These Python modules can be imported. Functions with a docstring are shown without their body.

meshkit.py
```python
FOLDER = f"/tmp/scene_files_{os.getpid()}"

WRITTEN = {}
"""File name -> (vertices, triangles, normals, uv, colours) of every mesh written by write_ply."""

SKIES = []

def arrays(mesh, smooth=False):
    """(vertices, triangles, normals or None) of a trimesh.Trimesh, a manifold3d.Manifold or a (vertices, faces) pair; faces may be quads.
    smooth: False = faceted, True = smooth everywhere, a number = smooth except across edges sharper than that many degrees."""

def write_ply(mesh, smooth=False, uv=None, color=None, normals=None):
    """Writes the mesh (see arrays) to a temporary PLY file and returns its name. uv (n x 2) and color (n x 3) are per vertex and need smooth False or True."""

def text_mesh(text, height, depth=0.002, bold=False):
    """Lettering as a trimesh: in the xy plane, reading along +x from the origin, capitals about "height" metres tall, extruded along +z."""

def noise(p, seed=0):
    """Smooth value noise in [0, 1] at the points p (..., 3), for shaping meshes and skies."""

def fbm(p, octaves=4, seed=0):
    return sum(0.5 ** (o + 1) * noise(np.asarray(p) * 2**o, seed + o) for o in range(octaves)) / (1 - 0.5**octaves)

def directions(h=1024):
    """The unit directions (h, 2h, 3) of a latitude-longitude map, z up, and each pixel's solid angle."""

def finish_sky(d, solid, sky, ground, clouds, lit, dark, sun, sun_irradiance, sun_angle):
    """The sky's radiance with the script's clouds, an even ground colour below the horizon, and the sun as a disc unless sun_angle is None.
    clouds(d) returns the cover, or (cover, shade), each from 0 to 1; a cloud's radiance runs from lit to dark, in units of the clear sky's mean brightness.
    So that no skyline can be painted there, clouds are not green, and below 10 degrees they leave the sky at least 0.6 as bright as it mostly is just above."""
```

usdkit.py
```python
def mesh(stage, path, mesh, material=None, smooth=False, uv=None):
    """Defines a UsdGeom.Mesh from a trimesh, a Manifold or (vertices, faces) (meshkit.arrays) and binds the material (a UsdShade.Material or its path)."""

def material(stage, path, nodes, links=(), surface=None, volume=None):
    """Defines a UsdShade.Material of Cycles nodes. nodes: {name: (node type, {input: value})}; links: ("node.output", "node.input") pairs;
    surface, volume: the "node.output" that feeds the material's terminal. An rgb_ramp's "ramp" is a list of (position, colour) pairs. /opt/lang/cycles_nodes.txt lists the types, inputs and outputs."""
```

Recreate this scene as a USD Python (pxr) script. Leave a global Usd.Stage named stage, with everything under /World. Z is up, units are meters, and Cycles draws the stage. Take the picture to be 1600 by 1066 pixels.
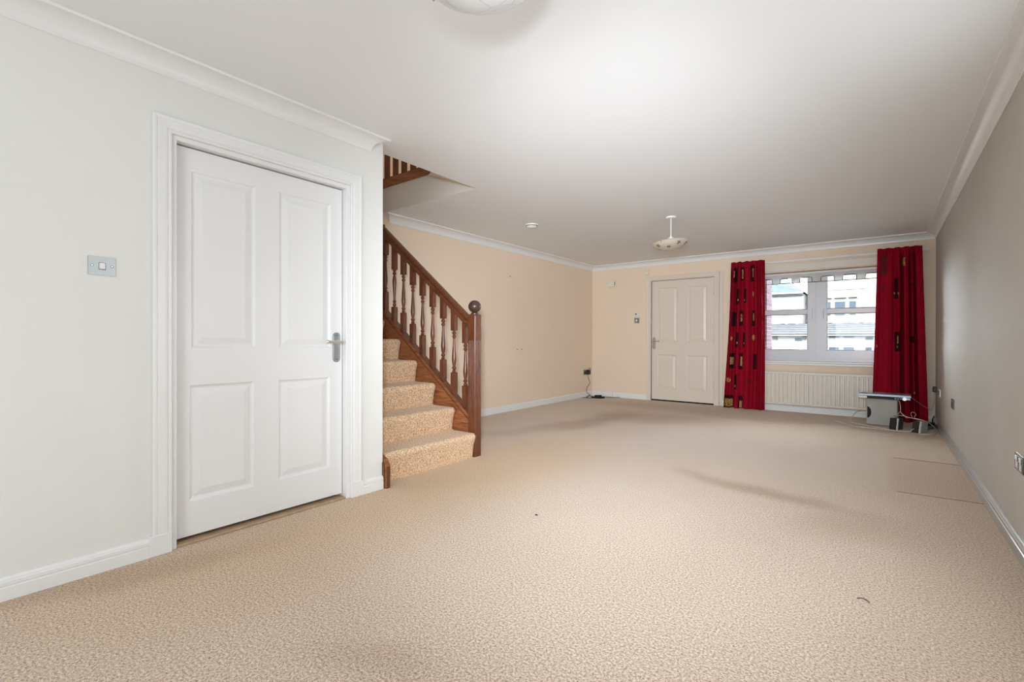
import math, random
import numpy as np
import trimesh
import usdkit
import meshkit
from shapely.geometry import Polygon, Point, box as sbox
from shapely.ops import unary_union
from pxr import Usd, UsdGeom, UsdLux, UsdShade, Gf, Sdf, Vt

random.seed(7)
RNG = np.random.default_rng(7)
stage = Usd.Stage.CreateInMemory()
UsdGeom.SetStageUpAxis(stage, UsdGeom.Tokens.z)
UsdGeom.SetStageMetersPerUnit(stage, 1.0)
UsdGeom.Xform.Define(stage, '/World')
UsdGeom.Scope.Define(stage, '/World/Looks')

# ------------------------------------------------------------------ camera
CAM_H, YAW, PITCH, ROLL, FPX = 1.0245, 0.6581, -0.0028, 0.0021, 747.78
cam = UsdGeom.Camera.Define(stage, '/World/camera')
c_, s_ = math.cos(YAW), math.sin(YAW)
rt = np.array([c_, s_, 0.0]); fw = np.array([-s_, c_, 0.0]); up = np.array([0, 0, 1.0])
fw, up = math.cos(PITCH) * fw + math.sin(PITCH) * up, -math.sin(PITCH) * fw + math.cos(PITCH) * up
rt, up = math.cos(ROLL) * rt + math.sin(ROLL) * up, -math.sin(ROLL) * rt + math.cos(ROLL) * up
cam.AddTransformOp().Set(Gf.Matrix4d(*rt, 0, *up, 0, *(-fw), 0, 0, 0, CAM_H, 1))
cam.CreateHorizontalApertureAttr(36.0)
cam.CreateVerticalApertureAttr(36.0 * 1066 / 1600)
cam.CreateFocalLengthAttr(FPX * 36.0 / 1600)
cam.CreateClippingRangeAttr(Gf.Vec2f(0.05, 500))
cam.CreateExposureAttr(0.12)

# ------------------------------------------------------------------ light: overcast sky, fill added at two unseen windows, the camera's flash
sky = UsdLux.DomeLight.Define(stage, '/World/sky')
sky.CreateIntensityAttr(7.2)
sky.CreateColorAttr(Gf.Vec3f(0.92, 0.97, 1.03))
def added_window_fill(name, x, y, z, rz, w, h, i):
    """fill light added in front of the blind of an unseen, invented window"""
    l = UsdLux.RectLight.Define(stage, '/World/' + name)
    l.CreateWidthAttr(w); l.CreateHeightAttr(h); l.CreateIntensityAttr(i); l.CreateColorAttr(Gf.Vec3f(0.93, 1.0, 1.085))
    l.AddTranslateOp().Set(Gf.Vec3d(x, y, z)); l.AddRotateXYZOp().Set(Gf.Vec3f(90, 0, rz))
added_window_fill('rear_fill_light', -.45, -1.985, 1.2, 0, 1.4, 1.6, 6.0)
added_window_fill('side_fill_light', .512, 1.9, 1.2, 90, 2.0, 1.6, 1.5)
def flash_beam(name, rx, dz, angle, i):
    """the flash on the camera: a wide beam and its hot centre"""
    l = UsdLux.SphereLight.Define(stage, '/World/' + name)
    l.CreateRadiusAttr(0.10); l.CreateIntensityAttr(i); l.CreateColorAttr(Gf.Vec3f(0.93, 1.0, 1.085))
    l.AddTranslateOp().Set(Gf.Vec3d(0.02, -0.12, 1.26)); l.AddRotateXYZOp().Set(Gf.Vec3f(rx, 0, math.degrees(YAW) + dz))
    cone = UsdLux.ShapingAPI.Apply(l.GetPrim()); cone.CreateShapingConeAngleAttr(angle); cone.CreateShapingConeSoftnessAttr(1.0)
flash_beam('camera_flash', 86, -11, 40.0, 790.0)
flash_beam('camera_flash_core', 90, -12, 30.0, 1270.0)

landing = UsdLux.SphereLight.Define(stage, '/World/landing_fill_light')      # unseen light added to brighten the gaps between the upper balusters
landing.CreateRadiusAttr(0.10); landing.CreateIntensityAttr(38.0); landing.CreateColorAttr(Gf.Vec3f(1.0, 0.97, 0.93))
landing.AddTranslateOp().Set(Gf.Vec3d(-4.1, 4.1, 4.55))

# ------------------------------------------------------------------ helpers
used = {}
def numbered(parent, name):
    k = (parent, name); n = used.get(k, 0); used[k] = n + 1
    return f'{parent}/{name}' if n == 0 else f'{parent}/{name}_{n:03d}'
def keys(p, label=None, cat=None, group=None, kind=None):
    for k, v in (('label', label), ('category', cat), ('group', group), ('kind', kind)):
        if v: p.SetCustomDataByKey(k, v)
    return p
def thing(name, label=None, cat=None, loc=(0, 0, 0), rotz=0.0, group=None, kind=None, rot=None):
    x = UsdGeom.Xform.Define(stage, numbered('/World', name))
    if any(loc): x.AddTranslateOp().Set(Gf.Vec3d(*map(float, loc)))
    if rot is not None: x.AddRotateXYZOp().Set(Gf.Vec3f(*rot))
    elif rotz: x.AddRotateZOp().Set(float(rotz))
    return keys(x.GetPrim(), label, cat, group, kind)
def obj(name, mesh, mat, parent=None, smooth=False, label=None, cat=None, group=None, kind=None, uv=None, col=None):
    path = numbered(str(parent.GetPath()) if parent else '/World', name)
    if isinstance(mesh, list): mesh = trimesh.util.concatenate(mesh)
    m = usdkit.mesh(stage, path, mesh, mat, smooth=smooth, uv=uv)
    if col is not None:
        UsdGeom.PrimvarsAPI(m).CreatePrimvar('tint', Sdf.ValueTypeNames.Color3fArray, 'vertex').Set(Vt.Vec3fArray.FromNumpy(np.asarray(col, np.float32)))
    return keys(m.GetPrim(), label, cat, group, kind)
def struct(name, mesh, mat, label=None, smooth=False):
    return obj(name, mesh, mat, None, smooth, label=label, kind='structure')

def bx(x0, x1, y0, y1, z0, z1):
    m = trimesh.creation.box([x1 - x0, y1 - y0, z1 - z0]); m.apply_translation([(x0 + x1) / 2, (y0 + y1) / 2, (z0 + z1) / 2]); return m
def cb(x0, x1, y0, y1, z0, z1, c=0.003):
    """box with chamfered edges"""
    pts = []
    for sx in (0, 1):
        for sy in (0, 1):
            for sz in (0, 1):
                p = np.array([(x0, x1)[sx], (y0, y1)[sy], (z0, z1)[sz]], float)
                d = np.array([1 - 2 * sx, 1 - 2 * sy, 1 - 2 * sz]) * c
                for k in range(3):
                    q = p + d; q[k] = p[k]; pts.append(q)
    return trimesh.convex.convex_hull(np.array(pts))
def extrude(poly, h):
    return trimesh.creation.extrude_polygon(poly, h, engine='earcut')
def prism(poly, axis, a, b):
    """polygon extruded along an axis from a to b. axis x: polygon in (y,z); y: in (x,z); z: in (x,y)"""
    if not isinstance(poly, Polygon): poly = Polygon(poly)
    m = extrude(poly, b - a); v = m.vertices.copy(); w = v.copy()
    if axis == 'x': w[:, 0], w[:, 1], w[:, 2] = v[:, 2] + a, v[:, 0], v[:, 1]
    elif axis == 'y': w[:, 0], w[:, 1], w[:, 2] = v[:, 0], v[:, 2] + a, v[:, 1]
    else: w[:, 2] = v[:, 2] + a
    m = trimesh.Trimesh(w, m.faces, process=False)
    if axis == 'y': m.invert()
    return m
def rrect(x0, x1, y0, y1, r, n=6):
    return sbox(x0 + r, y0 + r, x1 - r, y1 - r).buffer(r, quad_segs=n)
def strip_faces(nr, nc, closed_c=True):
    f = []
    for i in range(nr - 1):
        for j in range(nc if closed_c else nc - 1):
            a = i * nc + j; b = i * nc + (j + 1) % nc; f += [[a, b, b + nc], [a, b + nc, a + nc]]
    return f
def lathe(prof, n=24, cap=True):
    """prof: (r,z) from bottom to top, about z"""
    prof = np.array(prof, float); a = np.linspace(0, 2 * np.pi, n, endpoint=False)
    v = np.stack([np.outer(prof[:, 0], np.cos(a)), np.outer(prof[:, 0], np.sin(a)), np.repeat(prof[:, 1:2], n, 1)], -1).reshape(-1, 3)
    f = strip_faces(len(prof), n)
    if cap:
        v = np.vstack([v, [[0, 0, prof[0, 1]], [0, 0, prof[-1, 1]]]]); k = len(prof) * n
        for j in range(n):
            f.append([k, (j + 1) % n, j]); o = (len(prof) - 1) * n
            f.append([k + 1, o + j, o + (j + 1) % n])
    return trimesh.Trimesh(v, f, process=False)
def spline(pts, n=8):
    p = np.array(pts, float); p = np.vstack([2 * p[0] - p[1], p, 2 * p[-1] - p[-2]]); out = []
    for i in range(1, len(p) - 2):
        for t in np.linspace(0, 1, n, endpoint=False):
            a, b, c, d = p[i - 1:i + 3]
            out.append(.5 * (2 * b + (c - a) * t + (2 * a - 5 * b + 4 * c - d) * t * t + (3 * b - a - 3 * c + d) * t ** 3))
    out.append(p[-2]); return np.array(out)
def tube(pts, r, n=8, smooth_n=8):
    p = spline(pts, smooth_n) if smooth_n else np.array(pts, float)
    t = np.gradient(p, axis=0); t /= np.linalg.norm(t, axis=1, keepdims=True) + 1e-12
    nrm = np.cross(t[0], [0, 0, 1.0]);
    if np.linalg.norm(nrm) < .1: nrm = np.cross(t[0], [1.0, 0, 0])
    vs = []; a = np.linspace(0, 2 * np.pi, n, endpoint=False)
    for i in range(len(p)):
        nrm = nrm - t[i] * nrm.dot(t[i]); nrm /= np.linalg.norm(nrm); b = np.cross(t[i], nrm)
        vs.append(p[i] + r * (np.outer(np.cos(a), nrm) + np.outer(np.sin(a), b)))
    v = np.vstack(vs); f = strip_faces(len(p), n)
    v = np.vstack([v, p[0], p[-1]]); k = len(p) * n; o = (len(p) - 1) * n
    for j in range(n):
        f.append([k, (j + 1) % n, j]); f.append([k + 1, o + j, o + (j + 1) % n])
    m = trimesh.Trimesh(v, f, process=False); trimesh.repair.fix_normals(m); return m
def moved(m, loc=(0, 0, 0), rz=0.0, rx=0.0, ry=0.0):
    m = m.copy(); T = trimesh.transformations
    M = T.translation_matrix(loc) @ T.rotation_matrix(rz, [0, 0, 1]) @ T.rotation_matrix(ry, [0, 1, 0]) @ T.rotation_matrix(rx, [1, 0, 0])
    m.apply_transform(M); return m

# ------------------------------------------------------------------ materials
MATS = {}
def mat(name, color, rough=0.5, bump=None, vary=None, metallic=0.0, spec=0.5, coat=0.0, extra=None, scale3=None):
    """plain procedural: noise-varied colour + fine bump. bump=(scale, strength, distance); vary=(scale, amount)"""
    n = {'p': ('principled_bsdf', {'base_color': color, 'roughness': rough, 'metallic': metallic, 'specular_ior_level': spec, 'coat_weight': coat, **(extra or {})}), 'g': ('geometry', {})}
    l = []
    src = 'g.position'
    if scale3:
        n['m'] = ('mapping', {'scale': scale3}); l.append(('g.position', 'm.vector')); src = 'm.vector'
    if vary:
        n['v'] = ('noise_texture', {'scale': vary[0], 'detail': 3.0}); l.append((src, 'v.vector'))
        lo = [c * (1 - vary[1]) for c in color]; hi = [min(1, c * (1 + vary[1])) for c in color]
        n['r'] = ('rgb_ramp', {'ramp': [(0.3, lo), (0.7, hi)]}); l += [('v.fac', 'r.fac'), ('r.color', 'p.base_color')]
    if bump:
        n['b'] = ('noise_texture', {'scale': bump[0], 'detail': 3.0}); n['bb'] = ('bump', {'strength': bump[1], 'distance': bump[2]})
        l += [(src, 'b.vector'), ('b.fac', 'bb.height'), ('bb.normal', 'p.normal')]
    MATS[name] = usdkit.material(stage, '/World/Looks/' + name, n, l, surface='p.BSDF')
    return MATS[name]
WALL_NEAR = mat('wall_paint_cool_lit', (.82, .82, .78), .62, bump=(160, .12, .002), vary=(1.3, .012), spec=.3)  # same paint as the other walls, with cool daylight put into the colour
WALL_BEIGE = mat('wall_paint_magnolia_warm_lit', (.88, .725, .565), .62, bump=(160, .12, .002), vary=(1.1, .02), spec=.3)  # magnolia with the warm bounced light of the far end mixed in
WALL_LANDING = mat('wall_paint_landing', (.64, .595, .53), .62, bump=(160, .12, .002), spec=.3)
WALL_RIGHT = mat('wall_paint_scuffed_shaded', (.56, .535, .49), .6, bump=(160, .15, .002), vary=(2.2, .035), spec=.3)  # scuffed, and darkened to carry the shade on the right wall
CEIL = mat('ceiling_paint', (.875, .885, .885), .75, bump=(120, .06, .002), spec=.2)
TRIMW = mat('white_gloss_paint', (.86, .86, .845), .28, bump=(35, .03, .002), spec=.5)
DOORW = mat('white_satin_door_paint', (.86, .86, .85), .35, bump=(60, .03, .002), spec=.45)
DOORC = mat('cream_satin_door_paint', (.80, .70, .605), .35, bump=(60, .03, .002), spec=.45)
TRIMG = mat('grey_gloss_paint', (.50, .51, .51), .12, spec=.8)  # greyer and shinier than the white gloss paint
PVC = mat('white_upvc', (.74, .765, .80), .25)
NICKEL = mat('dark_nickel', (.20, .195, .185), .25, metallic=1.0)
CHROME = mat('satin_chrome', (.78, .78, .77), .22, metallic=1.0)
BRUSHED = mat('brushed_steel', (.50, .525, .53), .38, metallic=1.0, bump=(300, .05, .001))
WPLAST = mat('white_plastic', (.85, .85, .83), .35)
CREAMP = mat('cream_plastic', (.84, .76, .62), .4)
GREYP = mat('grey_plastic', (.20, .20, .19), .45)
BLACKP = mat('black_plastic', (.012, .012, .014), .35)
BLACKM = mat('black_gloss', (.006, .007, .010), .12)
SILVER = mat('silver_plastic', (.36, .42, .50), .25, metallic=.6)
SUBGREY = mat('grey_vinyl_wrap', (.46, .45, .41), .55, bump=(220, .1, .001), vary=(8, .05))
SPKGREY = mat('grey_speaker_case', (.36, .35, .33), .5)
SPKDARK = mat('dark_speaker_case', (.05, .052, .048), .5)
CABLEW = mat('white_cable_plastic', (.80, .75, .68), .4)
CABLEB = mat('black_cable_plastic', (.015, .014, .014), .4)
CABLEP = mat('reddish_cable_plastic', (.62, .30, .28), .4)
RADW = mat('radiator_enamel', (.80, .735, .64), .3)
GAP = mat('dark_gap', (.004, .004, .004), .9)
THRESH = mat('oak_threshold', (.48, .33, .20), .45, vary=(20, .15))
MORTAR = mat('mortar', (.11, .108, .115), .9, spec=.05)
BRICKS = [mat(f'brick_tone_{i}', c, .85, bump=(90, .4, .004), spec=.05) for i, c in enumerate([(.060, .040, .048), (.068, .046, .052), (.052, .036, .046)])]
RENDERC = mat('cream_render', (.105, .10, .09), .9, bump=(60, .2, .005), spec=.05)
RENDERW = mat('white_render', (.135, .135, .13), .9, bump=(60, .2, .005), spec=.05)
SLATE = mat('grey_roof_tile', (.028, .028, .030), .8, vary=(3, .25), spec=.05)
SLATEB = mat('blue_roof_tile', (.032, .040, .050), .8, vary=(2, .15), spec=.05)
TARMAC = mat('tarmac', (.06, .06, .06), .9, vary=(4, .2), spec=.05)
CARW = mat('white_car_paint', (.12, .122, .125), .3, spec=.1)
GLASSD = mat('dark_window_glass', (.006, .013, .02), .1, spec=.06)
GLASSB = mat('reflective_house_glass', (.018, .027, .036), .1, spec=.08)
RUBBER = mat('tyre_rubber', (.02, .02, .02), .8)
GREEN = mat('green_paint', (.012, .030, .024), .6, spec=.1)
TANB = mat('tan_brick_panel', (.045, .034, .026), .85, bump=(40, .4, .01))

def wood(name, sc, dark=(.060, .016, .006), light=(.21, .062, .022)):
    n = {'g': ('geometry', {}), 'm': ('mapping', {'scale': sc}), 'n': ('noise_texture', {'scale': 1.0, 'detail': 5.0, 'roughness': .6, 'distortion': .6}),
         'r': ('rgb_ramp', {'ramp': [(.28, dark), (.5, tuple(.5 * (a + b) for a, b in zip(dark, light))), (.75, light)]}),
         'b': ('bump', {'strength': .12, 'distance': .001}),
         'p': ('principled_bsdf', {'roughness': .33, 'specular_ior_level': .5, 'coat_weight': .25, 'coat_roughness': .25})}
    l = [('g.position', 'm.vector'), ('m.vector', 'n.vector'), ('n.fac', 'r.fac'), ('r.color', 'p.base_color'), ('n.fac', 'b.height'), ('b.normal', 'p.normal')]
    return usdkit.material(stage, '/World/Looks/' + name, n, l, surface='p.BSDF')
WOODV = wood('mahogany_upright', (70, 70, 6))
WOODX = wood('mahogany_along_rail', (9, 80, 80))
WOODB = wood('mahogany_bright', (8, 60, 60), dark=(.115, .034, .012), light=(.42, .145, .05))
WOODK = wood('mahogany_dark_knob', (50, 50, 30), dark=(.035, .018, .012), light=(.085, .045, .03))

def carpet(name, a, b, c, tint=False, sc=(320.0, 120.0)):
    n = {'g': ('geometry', {}),
         'f': ('noise_texture', {'scale': sc[0], 'detail': 2.0, 'roughness': .6}),
         'f2': ('noise_texture', {'scale': sc[1], 'detail': 2.0, 'roughness': .7}),
         'mx': ('math', {'math_type': 'multiply_add', 'value2': .45}),
         'r': ('rgb_ramp', {'ramp': [(.375, a), (.5, b), (.625, c)]}),
         'bu': ('bump', {'strength': .7, 'distance': .005}),
         'p': ('principled_bsdf', {'roughness': .95, 'specular_ior_level': .1, 'sheen_weight': .25, 'sheen_roughness': .5, 'sheen_tint': (1.0, .93, .85)})}
    l = [('g.position', 'f.vector'), ('g.position', 'f2.vector'), ('f.fac', 'mx.value1'), ('sc.value', 'mx.value3'), ('mx.value', 'r.fac'), ('mx.value', 'bu.height'), ('bu.normal', 'p.normal')]
    n['sc'] = ('math', {'math_type': 'multiply', 'value2': .55}); l.append(('f2.fac', 'sc.value1'))
    if tint:
        n['at'] = ('attribute', {'attribute': 'tint'})
        n['mu'] = ('mix_color', {'blend_type': 'multiply', 'fac': 1.0, 'use_clamp': False})
        l += [('r.color', 'mu.a'), ('at.color', 'mu.b'), ('mu.result', 'p.base_color')]
    else:
        l.append(('r.color', 'p.base_color'))
    return usdkit.material(stage, '/World/Looks/' + name, n, l, surface='p.BSDF')
CARPET = carpet('beige_twist_carpet', (.24, .15, .095), (.655, .515, .395), (.93, .80, .67), tint=True)
CARPETS = carpet('beige_stair_carpet', (.28, .15, .075), (.75, .50, .305), (.99, .82, .60), sc=(235.0, 98.0))

def glass_pane(name):
    n = {'t': ('transparent_bsdf', {'color': (.97, .985, .98)}), 'g': ('glossy_bsdf', {'roughness': .02, 'color': (.45, .47, .48)}), 'f': ('fresnel', {'IOR': 1.45}), 'm': ('mix_closure', {})}
    return usdkit.material(stage, '/World/Looks/' + name, n, [('f.fac', 'm.fac'), ('t.BSDF', 'm.closure1'), ('g.BSDF', 'm.closure2')], surface='m.closure')
PANE = glass_pane('window_glass')
def cloth(name, color, trans, attr=False):
    n = {'d': ('principled_bsdf', {'base_color': color, 'roughness': .85, 'specular_ior_level': .12}), 't': ('translucent_bsdf', {'color': color}), 'm': ('mix_closure', {'fac': trans}),
         'g': ('geometry', {}), 'w': ('noise_texture', {'scale': 420.0, 'detail': 1.0}), 'b': ('bump', {'strength': .25, 'distance': .001})}
    l = [('d.BSDF', 'm.closure1'), ('t.BSDF', 'm.closure2'), ('g.position', 'w.vector'), ('w.fac', 'b.height'), ('b.normal', 'd.normal')]
    if attr:
        n['at'] = ('attribute', {'attribute': 'tint'}); l += [('at.color', 'd.base_color'), ('at.color', 't.color')]
    return usdkit.material(stage, '/World/Looks/' + name, n, l, surface='m.closure')
CURTAIN = cloth('red_patterned_cotton', (.4, .0, .02), .12, attr=True)
BLIND = cloth('pale_blind_fabric', (.82, .84, .83), .34)
BLINDTRIM = mat('brown_braid', (.13, .10, .075), .8)
BOWL = usdkit.material(stage, '/World/Looks/frosted_lamp_glass', {
    'g': ('geometry', {}), 'v': ('voronoi_texture', {'feature': 'distance_to_edge', 'scale': 9.0}), 'r': ('rgb_ramp', {'ramp': [(0.0, (.74, .76, .77)), (.012, (.80, .82, .83)), (.03, (.94, .96, .97))]}),
    'p': ('principled_bsdf', {'roughness': .18, 'specular_ior_level': .5}), 't': ('translucent_bsdf', {'color': (.92, .94, .95)}), 'm': ('mix_closure', {'fac': .18})},
    [('g.position', 'v.vector'), ('v.distance', 'r.fac'), ('r.color', 'p.base_color'), ('p.BSDF', 'm.closure1'), ('t.BSDF', 'm.closure2')], surface='m.closure')
BOWLC = usdkit.material(stage, '/World/Looks/cream_lamp_glass', {
    'p': ('principled_bsdf', {'base_color': (.80, .72, .60), 'roughness': .2}), 't': ('translucent_bsdf', {'color': (.80, .72, .60)}), 'm': ('mix_closure', {'fac': .35})},
    [('p.BSDF', 'm.closure1'), ('t.BSDF', 'm.closure2')], surface='m.closure')
MOTIF = mat('brown_glass_print', (.16, .10, .07), .4)
BOWLRIM = mat('polished_glass_edge', (.9, .92, .92), .05, extra={'transmission_weight': .6})

# ------------------------------------------------------------------ the room
D, R, L1, L2, E, H = 7.891, 0.5252, -2.72, -4.2265, 2.0622, 2.3684
REAR = -2.0
OPX, OPY = -2.863, 3.184            # stairwell opening in the ceiling: right edge, far edge

# floor: a grid that carries worn or brushed pile and some painted light and shade
nx, ny = 97, 200
gx = np.linspace(-5.05, R + .02, nx); gy = np.linspace(REAR - .1, D + .3, ny)
X, Y = np.meshgrid(gx, gy, indexing='ij')
def blob(cx, cy, ax, ay, ang):
    a = math.radians(ang); u = (X - cx) * math.cos(a) + (Y - cy) * math.sin(a); v = -(X - cx) * math.sin(a) + (Y - cy) * math.cos(a)
    return np.exp(-((u / ax) ** 2 + (v / ay) ** 2) ** 1.6)
nz = meshkit.fbm(np.stack([X * 1.1, Y * 1.1, 0 * X + 3.3], -1), 4, seed=5) - .5
nz2 = meshkit.fbm(np.stack([X * 3.0, Y * 3.0, 0 * X + 1.3], -1), 3, seed=9) - .5
wx = (meshkit.fbm(np.stack([X * 1.6, Y * 1.6, 0 * X + 7.7], -1), 3, seed=11) - .5) * .9
wy = (meshkit.fbm(np.stack([X * 1.6, Y * 1.6, 0 * X + 2.7], -1), 3, seed=12) - .5) * .9
X0, Y0 = X, Y; X, Y = X + wx * .55, Y + wy * .55
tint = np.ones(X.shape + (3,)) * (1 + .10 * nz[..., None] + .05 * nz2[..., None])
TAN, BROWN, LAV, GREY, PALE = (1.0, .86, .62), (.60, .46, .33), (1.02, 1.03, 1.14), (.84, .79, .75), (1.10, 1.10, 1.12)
for args, tone, w in [                     # trodden, faded and brushed pile, plus newel shadow and mixed light painted in
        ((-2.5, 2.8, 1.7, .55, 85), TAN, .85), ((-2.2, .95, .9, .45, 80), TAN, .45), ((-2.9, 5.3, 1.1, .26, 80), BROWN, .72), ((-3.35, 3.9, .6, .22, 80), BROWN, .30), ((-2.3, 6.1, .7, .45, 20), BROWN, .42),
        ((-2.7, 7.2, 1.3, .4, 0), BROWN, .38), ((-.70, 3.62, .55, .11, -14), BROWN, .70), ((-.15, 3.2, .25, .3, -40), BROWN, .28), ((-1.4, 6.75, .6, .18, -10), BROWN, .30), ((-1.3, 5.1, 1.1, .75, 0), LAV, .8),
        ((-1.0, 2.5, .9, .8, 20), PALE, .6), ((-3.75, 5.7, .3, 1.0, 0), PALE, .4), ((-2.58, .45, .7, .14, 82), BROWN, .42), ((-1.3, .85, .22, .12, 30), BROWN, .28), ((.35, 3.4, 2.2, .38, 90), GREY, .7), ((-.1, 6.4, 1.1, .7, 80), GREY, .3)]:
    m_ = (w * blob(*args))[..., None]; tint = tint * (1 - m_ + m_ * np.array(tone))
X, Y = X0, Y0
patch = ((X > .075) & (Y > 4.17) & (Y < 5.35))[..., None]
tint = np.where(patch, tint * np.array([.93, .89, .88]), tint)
fv = np.stack([X, Y, 0 * X], -1).reshape(-1, 3)
fi = []
for i in range(nx - 1):
    for j in range(ny - 1):
        a = i * ny + j; fi += [[a, a + ny, a + ny + 1], [a, a + ny + 1, a + 1]]
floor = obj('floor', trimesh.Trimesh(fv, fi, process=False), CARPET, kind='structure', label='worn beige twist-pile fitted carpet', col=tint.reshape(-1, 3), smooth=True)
SEAM = mat('carpet_seam_dark', (.22, .15, .11), .95)  # thin dark strip along the carpet joins
sm = []
for y0, y1 in ((5.345, 5.355), (4.161, 4.181)):
    sm.append(prism([(.082, y0 - .004), (.51, y1 - .004), (.51, y1 + .004), (.082, y0 + .004)], 'z', -.002, .0015))
obj('carpet_seam', sm, SEAM, floor)

# walls
struct('wall_left', [bx(L1 - .1, L1, REAR, .838, 0, H + .03), bx(L1 - .1, L1, 1.791, E, 0, H + .03), bx(L1 - .1, L1, .838, 1.791, 2.0, H + .03)], WALL_NEAR, 'pale wall holding the near white door')
struct('wall_stair', [bx(-5.1, L1 - .1, E - .1, E, 0, 4.9), bx(L1 - .1, L1, E - .1, E, H + .03, 4.9)], WALL_NEAR)
struct('wall_alcove', [bx(-5.2, -5.1, E - .1, 4.7, 0, 4.9), bx(-5.1, L2 - .1, OPY, OPY + .1, 0, H)], WALL_BEIGE)
struct('wall_side', bx(L2 - .1, L2, OPY, D + .25, 0, H + .03), WALL_BEIGE, 'long beige wall beyond the staircase')
DX0, DX1, DZ = -3.106, -2.087, 2.022
WX0, WX1, WZ0, WZ1 = -1.60, .146, .70, 2.01
struct('wall_back', [bx(L2, DX0, D, D + .25, 0, H + .03), bx(DX0, DX1, D, D + .25, DZ, H + .03), bx(DX1, WX0, D, D + .25, 0, H + .03), bx(WX0, WX1, D, D + .25, 0, WZ0), bx(WX0, WX1, D, D + .25, WZ1, H + .03), bx(WX1, R + .1, D, D + .25, 0, H + .03)], WALL_BEIGE, 'far beige wall with the front door and the window')
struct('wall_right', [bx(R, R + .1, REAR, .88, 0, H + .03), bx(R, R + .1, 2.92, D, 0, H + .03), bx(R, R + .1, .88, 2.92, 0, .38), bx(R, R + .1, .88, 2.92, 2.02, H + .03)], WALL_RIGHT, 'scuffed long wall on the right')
RX0, RX1 = -1.17, .27
struct('wall_rear', [bx(L1, RX0, REAR - .12, REAR, 0, H + .03), bx(RX1, R, REAR - .12, REAR, 0, H + .03), bx(RX0, RX1, REAR - .12, REAR, 2.02, H + .03), bx(RX0, RX1, REAR - .12, REAR, 0, .38)], WALL_NEAR)
ADDED_BLIND = mat('added_white_blind', (.82, .82, .80), .9)  # added sheet that keeps the sky out of the unseen windows
w2 = thing('window_2', kind='structure')  # unseen window, added to carry the fill light from the right
obj('added_blind', bx(R + .04, R + .05, .88, 2.92, .38, 2.02), ADDED_BLIND, w2); obj('frame', [bx(R + .05, R + .09, a_, b_, c_, d_) for a_, b_, c_, d_ in ((.88, .95, .38, 2.02), (2.85, 2.92, .38, 2.02), (.95, 2.85, .38, .45), (.95, 2.85, 1.95, 2.02), (1.87, 1.93, .45, 1.95))], PVC, w2)
w3 = thing('window_3', kind='structure')  # another invented window, backing the fill light behind the camera
obj('added_blind', bx(RX0, RX1, REAR - .05, REAR - .04, .38, 2.02), ADDED_BLIND, w3); obj('frame', [bx(a_, b_, REAR - .09, REAR - .05, c_, d_) for a_, b_, c_, d_ in ((RX0, RX0 + .07, .38, 2.02), (RX1 - .07, RX1, .38, 2.02), (RX0 + .07, RX1 - .07, .38, .45), (RX0 + .07, RX1 - .07, 1.95, 2.02), (-.48, -.42, .45, 1.95))], PVC, w3)
struct('wall_light_seal', [bx(-4.7, -4.6, REAR, E - .1, 0, H + .03), bx(-4.6, L1, REAR - .12, REAR, 0, H + .03)], WALL_NEAR)  # unseen shell added behind the near door to stop sky light leaking
struct('ceiling_light_seal', bx(-4.7, OPX, REAR - .1, E - .1, H, H + .04), CEIL)  # lid of the added light seal
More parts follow.
